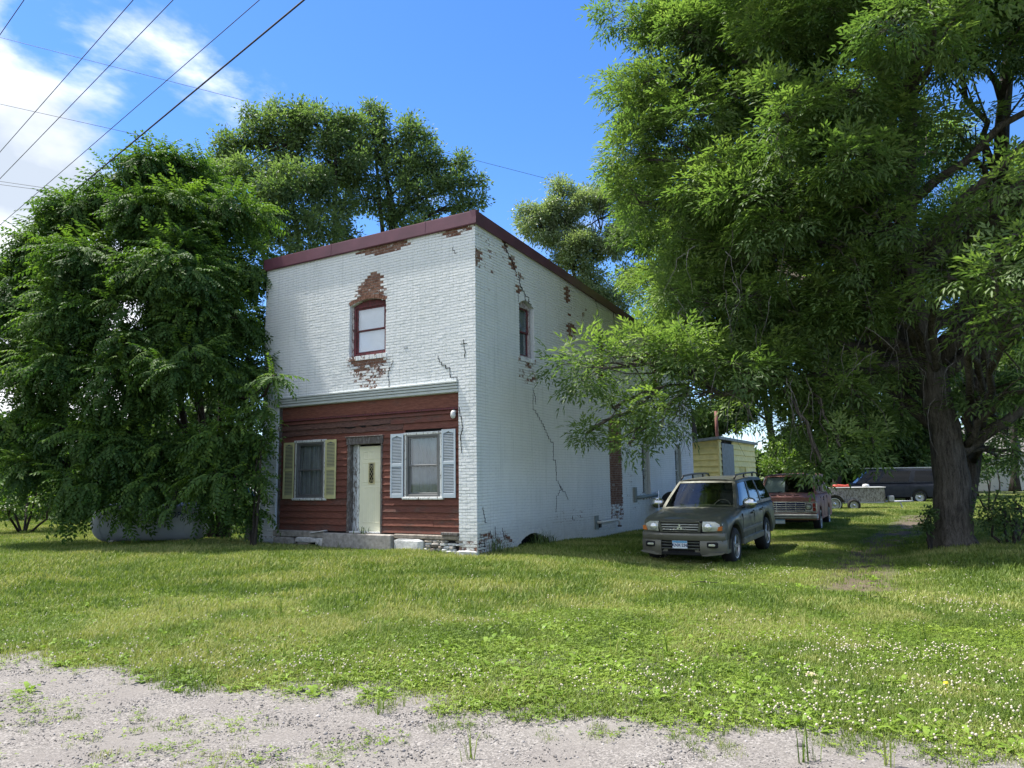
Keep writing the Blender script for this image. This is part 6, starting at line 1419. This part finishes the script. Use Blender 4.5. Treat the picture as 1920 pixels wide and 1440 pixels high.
# --- weathered plywood trailer
weathered('grey_ply', (.42, .40, .37), (.24, .21, .185), .5); simple('red_plastic', (.50, .08, .05), .5, .2, 8)
tr = empty('box_trailer', (14.2, 33.8, H(14.2, 33.8)), R(-16), 'weathered grey plywood utility trailer with whitewall tyre on the grass', 'trailer')
mb = MB()
for b_ in ((-.15, 2.25, -.03, .0), (-.15, 2.25, 1.3, 1.33)): mb.bbox(b_[0], b_[1], b_[2], b_[3], .42, 1.02, .005)
mb.bbox(-.15, 2.25, 0, 1.3, .42, .46, .005); mb.build('side_board', M['grey_ply'], tr)
mb = MB(); mb.bbox(2.22, 2.26, -.03, 1.33, .42, .98, .005); mb.build('front_board', M['brown_stone'], tr)
mb = MB(); mb.bbox(-.15, 2.3, -.08, 1.36, 1.03, 1.07, .01); mb.build('lid', M['pvc'], tr)
mb = MB(); mb.bbox(-.1, 2.2, -.05, .02, .36, .42, .005); mb.tube([(2.2, .2, .40), (3.5, .65, .42)], .035, 6); mb.tube([(2.2, 1.1, .40), (3.5, .65, .42)], .035, 6); mb.build('frame', M['dull_chrome'], tr)
mb = MB(); mb.tube([(2.95, .62, .42), (3.05, .55, .02)], .025, 6); mb.bbox(2.97, 3.15, .47, .63, .0, .03, .005); mb.tube([(3.45, .65, .42), (3.45, .65, .60)], .03, 8); mb.build('jack', M['dull_chrome'], tr)
mb = MB(); mb.bbox(2.4, 2.62, .0, .3, .42, .68, .02); mb.build('tool_box', M['dull_chrome'], tr)
wheel(tr, .15, -.14, .33, .18, 'whitewall', -1); wheel(tr, .15, 1.44, .33, .18, 'whitewall', 1); wheel(tr, .95, -.14, .27, .18, 'plain', -1)
mb = MB()
for k in range(10):
    a0, a1 = math.pi*k/10, math.pi*(k+1)/10; q = [(.15+.42*math.cos(a), .33+.42*math.sin(a)) for a in (a0, a1)]
    mb.add([(q[0][0], -.26, q[0][1]), (q[1][0], -.26, q[1][1]), (q[1][0], -.03, q[1][1]), (q[0][0], -.03, q[0][1])], [(0, 1, 2, 3)])
mb.build('mudguard', M['dull_chrome'], tr)
mb = MB(); mb.tube([(0, .3, .05), (.25, .28, .07), (.6, .3, .05), (.78, .35, .07)], [.05, .07, .05, .08], 8); q = mb.build('red_hose_coil', M['red_plastic'], None, smooth=True); q.location = (14.3, 33.75, H(14.2, 33.8)+1.07); q.rotation_euler = (0, 0, R(-16)); tag(q, 'red plastic thing lying on the trailer lid', 'toy')
mb = MB(); mb.lathe([(0, .14), (.12, .12), (.15, .05), (.12, 0), (0, 0)], Matrix.Identity(4), 10); q = mb.build('white_bucket', M['pvc'], None, smooth=True); q.location = (15.75, 33.6, H(14.2, 33.8)+1.07); tag(q, 'small white upturned bucket on the trailer lid', 'bucket')
# --- half hidden yellow and white vehicle under the left tree
pk = veh_root('parked_car', -13.6, 27.2, 100, 0, 'white and mustard old car half hidden under the low leaves at left', 'car')
S = dict(len=4.6, nose=.05, axles=(.85, 3.6), arch=.38, wr=.33, ww=.2, flare=0, crown=.01, wheel='plain', hw=[(0, .85), (.3, .9), (4.3, .9), (4.6, .85)], top=[(0, .78), (.1, .82), (1.2, .92), (4.6, .9)], sill=lambda x: .30,
         shoulder=lambda x: lerp_tab([(0, .72), (4.6, .82)], x), cabin=(1.3, .9, 1.9, 1.42, 3.9, 1.44, 4.5, .92), cw=(.86, .66), swin=[(.05, .45, .1, .85), (.52, .92, .1, .85)], seats=(2.0,), seams=(1.4, 2.6), handles=((2.4, .75),))
vehicle(pk, S, M['white_paint'], 'tinted_glass')
mb = MB(); mb.bbox(.3, 4.4, -.925, -.895, .52, .70, .01); mb.build('side_panel', M['mustard_paint'], pk); mb = MB(); mb.bbox(-.1, .1, -.88, .88, .38, .52, .02); mb.build('bumper', M['dull_chrome'], pk)
# ---------------------------------------------------------------- propane tank
tk = empty('propane_tank', (-9.15, 19.05, H(-9.15, 19.05)), R(-3), 'long white propane tank lying in the shade under the dark leaved tree', 'tank')
simple('tank_paint', (.36, .40, .44), .45, .12, 3, spec=.4); t_ = M['tank_paint']
rt, ht = .475, 1.47; mb = MB(); prof = [(.001, -ht)]+[(rt*math.sin(a), -ht+rt*.75*(1-math.cos(a))) for a in np.linspace(.15, math.pi/2, 8)]; prof += [(r, -h) for r, h in prof[::-1]]
Mx = Matrix.Translation((0, 0, .60)) @ Matrix.Rotation(R(90), 4, 'Y'); mb.lathe(prof, Mx, 40); mb.build('shell', M['tank_paint'], tk, smooth=True)
for x in (-.85, .85):
    mb = MB(); mb.bbox(x-.07, x+.07, -.3, .3, -.05, .18, .01); mb.build('foot', M['concrete'], tk)
    mb = MB(); mb.lathe([(rt*1.005, -.01), (rt*1.02, 0), (rt*1.005, .01)], Matrix.Translation((x*1.25, 0, .60)) @ Matrix.Rotation(R(90), 4, 'Y'), 40); mb.build('weld_seam', M['tank_paint'], tk)
mb = MB(); mb.lathe([(.16, -.02), (.17, .1), (.13, .2), (.001, .22)], Matrix.Translation((0, 0, 1.06)), 20); mb.build('valve_dome', M['tank_paint'], tk, smooth=True)
cu = text_mesh('tank_lettering', 'ED CO-OPS', .20, M['navy'], tk, Matrix.Translation((.55, 0, .78)) @ Matrix.Rotation(R(90), 4, 'X'), .0, .003)
for v in cu.data.vertices:      # wrap the letters onto the shell
    zz = v.co.y+.18; v.co.z = math.sqrt(max(.01, (rt+.003)**2-zz*zz))
# leaning post stump and black hose at the left corner of the house
def at_w(a, o, z=0): p = BO+BX*a-BY*o; return (p[0], p[1], H(p[0], p[1])+z)
mb = MB(); mb.prism([(-.20, -.1), (.12, -.1), (.10, .52), (.06, .56), (.0, .50)], -.04, .04); q = mb.build('leaning_board', M['grey_wood'], None); q.location = at_w(-6.95, .15); q.rotation_euler = (R(6), 0, -BAZ); tag(q, 'weathered tapering board leaning by the left corner of the house', 'board')
mb = MB(); mb.tube([(-.18, 0, .75), (-.15, -.02, .45), (-.05, -.05, .25), (.12, -.1, .1), (.28, -.14, .02), (.4, -.16, -.03)], .028, 8); q = mb.build('drain_hose', M['black_rubber'], None, smooth=True); q.location = at_w(-6.72, .10); q.rotation_euler = (0, 0, -BAZ); tag(q, 'black corrugated hose curving down at the left wall corner', 'hose')
# kettle grill by the side wall
p = BO+BX*.75+BY*10.6; gz = H(p[0], p[1])+.12
gl = empty('barbecue_grill', (p[0], p[1], gz), -BAZ, 'black lidded barbecue grill on thin legs standing against the side wall', 'grill')
mb = MB(); pr_ = [(-.36, 0)]; mb.prism([(-.40, 0), (.40, 0)]+[(.40*math.cos(a), .06+.30*math.sin(a)) for a in np.linspace(0, math.pi, 12)], -.28, .28, Matrix.Translation((0, 0, .84))); mb.build('lid', M['black_metal'], gl, smooth=True, sharp=40)
mb = MB(); mb.bbox(-.38, .38, -.27, .27, .66, .835, .04); mb.build('firebox', M['black_metal'], gl)
mb = MB(); mb.bbox(-.72, -.40, -.25, .25, .78, .80, .005); mb.bbox(.40, .72, -.25, .25, .78, .80, .005); mb.build('side_shelf', M['black_metal'], gl)
for x in (-.36, .36):
    for y in (-.22, .22): mb = MB(); mb.tube([(x, y, .66), (x*1.1, y*1.1, -.12)], .016, 6); mb.build('leg', M['black_metal'], gl)
mb = MB(); mb.tube([(-.15, -.30, .98), (-.15, -.36, .98), (.15, -.36, .98), (.15, -.30, .98)], .012, 6); mb.build('handle', M['dull_chrome'], gl)
# yellow clapboard shed behind the house
simple('yellow_board', (.80, .68, .30), .7, .15, 4, bump=.2); simple('yellow_dark', (.62, .52, .2), .75, .2, 4); simple('tin', (.24, .26, .27), .5, .2, 6, metal=.4); simple('rust_pipe', (.20, .08, .065), .7, .3, 8); simple('shed_white', (.55, .55, .52), .7, .15, 8)
sx, sy = 8.75, 31.7; sh = empty('yellow_shed', (sx, sy, H(sx, sy)-.05), -BAZ, 'yellow clapboard shed with grey tin roof and corrugated sheet, behind the brick house', 'shed')
SW, SD, SH_ = 4.0, 6.4, 3.32
mb = MB(); mb.box(-SW, -.06, .05, SD, 0, SH_-.05); mb.build('shed_core', M['gap_black'], sh)
z = .1; k = 0
while z < SH_-.05:
    z1 = min(z+.26, SH_)
    for nm, b_ in (('f', (-SW, -.07, -.0, .03, z, z1+.015)),):
        if z1 > 2.02 or True:
            for a0, a1 in (((-SW, -.07),) if z1 > 1.95 else ((-SW, -1.5), (-.62, -.07))):
                mb = MB(); mb.add([(a0, -.05, z+.018), (a1, -.05, z+.018), (a1, 0, z1+.01), (a0, 0, z1+.01), (a0, .02, z), (a1, .02, z), (a1, .02, z1+.01), (a0, .02, z1+.01)], [(0, 1, 2, 3), (4, 5, 6, 7), (0, 1, 5, 4), (0, 3, 7, 4), (1, 2, 6, 5), (2, 3, 7, 6)]); mb.build('clapboard', M['yellow_board'], sh)
    for b0, b1 in (((.04, .42), (2.2, SD)) if z1 > 2.3 else ((.04, .42), (2.2, 3.2), (4.45, SD))):
        mb = MB(); mb.add([(.018, b0, z+.018), (.018, b1, z+.018), (-.028, b1, z1+.01), (-.028, b0, z1+.01), (-.05, b0, z), (-.05, b1, z), (-.05, b1, z1+.01), (-.05, b0, z1+.01)], [(0, 1, 2, 3), (4, 5, 6, 7), (0, 1, 5, 4), (0, 3, 7, 4), (1, 2, 6, 5), (2, 3, 7, 6)]); mb.build('clapboard', M['yellow_board'], sh)
    z += .26
mb = MB(); mb.bbox(-.07, .015, -.045, .04, 0, SH_, .008); mb.build('corner_board', M['yellow_board'], sh)
mb = MB(); mb.box(-.10, -.05, 3.2, 4.45, 0, 2.3); mb.build('side_door', M['yellow_dark'], sh)
mb = MB(); mb.bbox(-1.5, -.62, -.03, .02, 0, 1.98, .01); mb.build('white_door', M['shed_white'], sh)
mb = MB(); n = 26
vs = []
for i in range(n*2+1): y = .35+1.85*i/(n*2); vs += [(.03+.022*(i % 2), y, 0), (.03+.022*(i % 2), y, SH_-.15)]
mb.add(vs, [(2*i, 2*i+2, 2*i+3, 2*i+1) for i in range(n*2)]); mb.build('corrugated_sheet', M['tin'], sh)
mb = MB(); mb.add([(-SW-.2, -.3, SH_-.28), (.12, -.3, SH_+.12), (.12, SD+.2, SH_+.10), (-SW-.2, SD+.2, SH_-.28), (-SW-.2, -.3, SH_-.38), (.12, -.3, SH_+.0), (.12, SD+.2, SH_-.02), (-SW-.2, SD+.2, SH_-.38)], [(0, 1, 2, 3), (4, 5, 6, 7), (0, 1, 5, 4), (1, 2, 6, 5), (2, 3, 7, 6), (3, 0, 4, 7)]); mb.build('roof', M['tin'], sh)
mb = MB(); mb.tube([(-.5, 1.6, SH_-.1), (-.5, 1.6, SH_+1.35)], .07, 12); mb.build('chimney_pipe', M['rust_pipe'], sh, smooth=True)
# pale house far off on the right
simple('house_siding', (.66, .64, .56), .7, .08, 3); simple('house_roof', (.22, .215, .21), .85, .25, 6)
hs0 = at_depth(1846, 918, 62); hz = H(hs0[0], hs0[1])
hh = empty('pale_house', (hs0[0], hs0[1], hz-.1), R(-6), 'pale cream sided house with grey roof, far off at the right edge', 'house')
mb = MB(); mb.box(-.9, 12, .05, 8, 0, 3.1); mb.build('wall', M['house_siding'], hh)
z = .15
while z < 3.0:
    mb = MB(); mb.add([(-.95, -.02, z), (5.0, -.02, z), (5.0, .03, z+.15), (-.95, .03, z+.15), (-.95, .05, z), (5.0, .05, z)], [(0, 1, 2, 3), (0, 1, 5, 4)]); mb.build('siding_board', M['house_siding'], hh); z += .15
mb = MB(); mb.bbox(3.1, 4.0, -.05, .04, 1.1, 2.4, .02); wn_ = mb.build('window', M['pvc'], hh); mb = MB(); mb.box(3.2, 3.9, -.058, -.052, 1.2, 2.3); mb.build('pane', M['tinted_glass'], wn_)
mb = MB(); mb.prism([(-.4, 3.0), (8.4, 3.0), (4.0, 5.6)], -1.3, 12.5, axis='x'); mb.build('roof', M['house_roof'], hh)
# short post at the right edge
pp = at_depth(1907, 1020, 16.3); mb = MB(); mb.bbox(-.07, .07, -.06, .06, -.2, .62, .012); q = mb.build('wooden_post', M['ash_bark'], None); q.location = (pp[0], pp[1], H(pp[0], pp[1])); tag(q, 'short dark wooden post standing in grass at the right edge', 'post')
# dandelion, fallen leaf and twigs in the grass
simple('yellow_petal', (.75, .55, .03), .6, .1, 8)
def gpt(px, py):
    z = 0.0
    for _ in range(4): d = ray(px, py); t_ = (z-EYE)/d[2]; p = CAM+d*t_; z = H(p[0], p[1])
    return p[0], p[1], z
x, y, z = gpt(1776, 1310); mb = MB(); mb.lathe([(.001, .115), (.014, .117), (.019, .108), (.001, .102)], Matrix.Identity(4), 12); mb.tube([(0, 0, 0), (.004, 0, .105)], .002, 5); q = mb.build('dandelion', M['yellow_petal'], None); q.location = (x, y, z); tag(q, 'single yellow dandelion bloom in the clover at lower right', 'flower')
for i, (px, py, ln, a, lb_) in enumerate(((1630, 1126, .5, 15, 'dark fallen stick on the lawn at the end of the wheel rut'), (1320, 1098, .45, -8, 'dark fallen twig on the lawn in front of the SUV'), (1150, 1086, .35, 0, 'small dark twig lying on the lawn right of the house corner'))):
    x, y, z = gpt(px, py); mb = MB(); mb.tube([(-ln/2, 0, .05), (-.05, .02, .06), (ln/2, -.02, .045)], [.012, .010, .005], 6); mb.tube([(0, 0, .06), (.08, .09, .09)], [.007, .003], 5); q = mb.build('fallen_stick', M['dark_bark'], None); q.location = (x, y, z); q.rotation_euler = (0, 0, R(-a)); tag(q, lb_, 'stick')
for i, (px, py) in enumerate(((1522, 1275), (1528, 1290))):
    x, y, z = gpt(px, py); mb = MB(); mb.add([(-.05, 0, .05), (0, .022, .06), (.055, 0, .05), (0, -.022, .045)], [(0, 1, 2), (0, 2, 3)]); q = mb.build('dead_leaf', M['straw'], None); q.location = (x, y, z); q.rotation_euler = (R(20), 0, R(-30+60*i)); tag(q, ['pale dead leaf on the lawn, the upper of a pair', 'pale dead leaf on the lawn, the lower of a pair'][i], 'leaf')
# overhead wires
simple('wire_black', (.03, .03, .035), .6, .1, 5)
def wire(p0, y0, p1, y1, r, label, sag=.0, ext0=2.0, ext1=6.0, group=None, name='power_line'):
    a, b = at_depth(*p0, y0), at_depth(*p1, y1); r = r*1.5; d = (b-a)/np.linalg.norm(b-a); A, B = a-d*ext0, b+d*ext1; n = 14; pts = []
    for i in range(n+1):
        f = i/n; p = A*(1-f)+B*f; p = p+np.array([0, 0, -sag*4*f*(1-f)+sag*.95]); pts.append(p)
    mb = MB(); mb.tube([p-pts[0] for p in pts], r, 5); q = mb.build(name, M['wire_black'], None, smooth=True); q.location = pts[0]; tag(q, label, 'wire', group)
wire((570, 0), 13.2, (155, 345), 19.6, .013, 'thick twisted black cable running down into the left tree', .0, 6, 5)
wire((487, 0), 12.8, (0, 422), 21, .0055, 'thin black wire just left of the thick cable', .02, 6, 12)
wire((325, 0), 13.0, (0, 335), 19, .0058, 'middle black wire crossing the white cloud', .02, 6, 12)
wire((250, 0), 13.4, (0, 285), 19, .0058, 'third black wire counted from the top left corner', .02, 6, 12)
wire((45, 0), 13.4, (0, 65), 14.5, .0055, 'short piece of black wire in the top left corner', .0, 6, 12)
wire((0, 70), 48, (1180, 375), 60, .011, 'faint long wire sloping across the blue sky behind the trees', .0, 12, 20)
wire((0, 195), 46, (470, 300), 52, .011, 'faint wire crossing the cloud below the long one', .0, 12, 10)
wire((0, 340), 44, (240, 375), 47, .010, 'upper of two faint wires low at the left edge', .0, 12, 10)
wire((0, 346), 44, (240, 378), 47, .010, 'lower of two faint wires low at the left edge', .0, 12, 10)
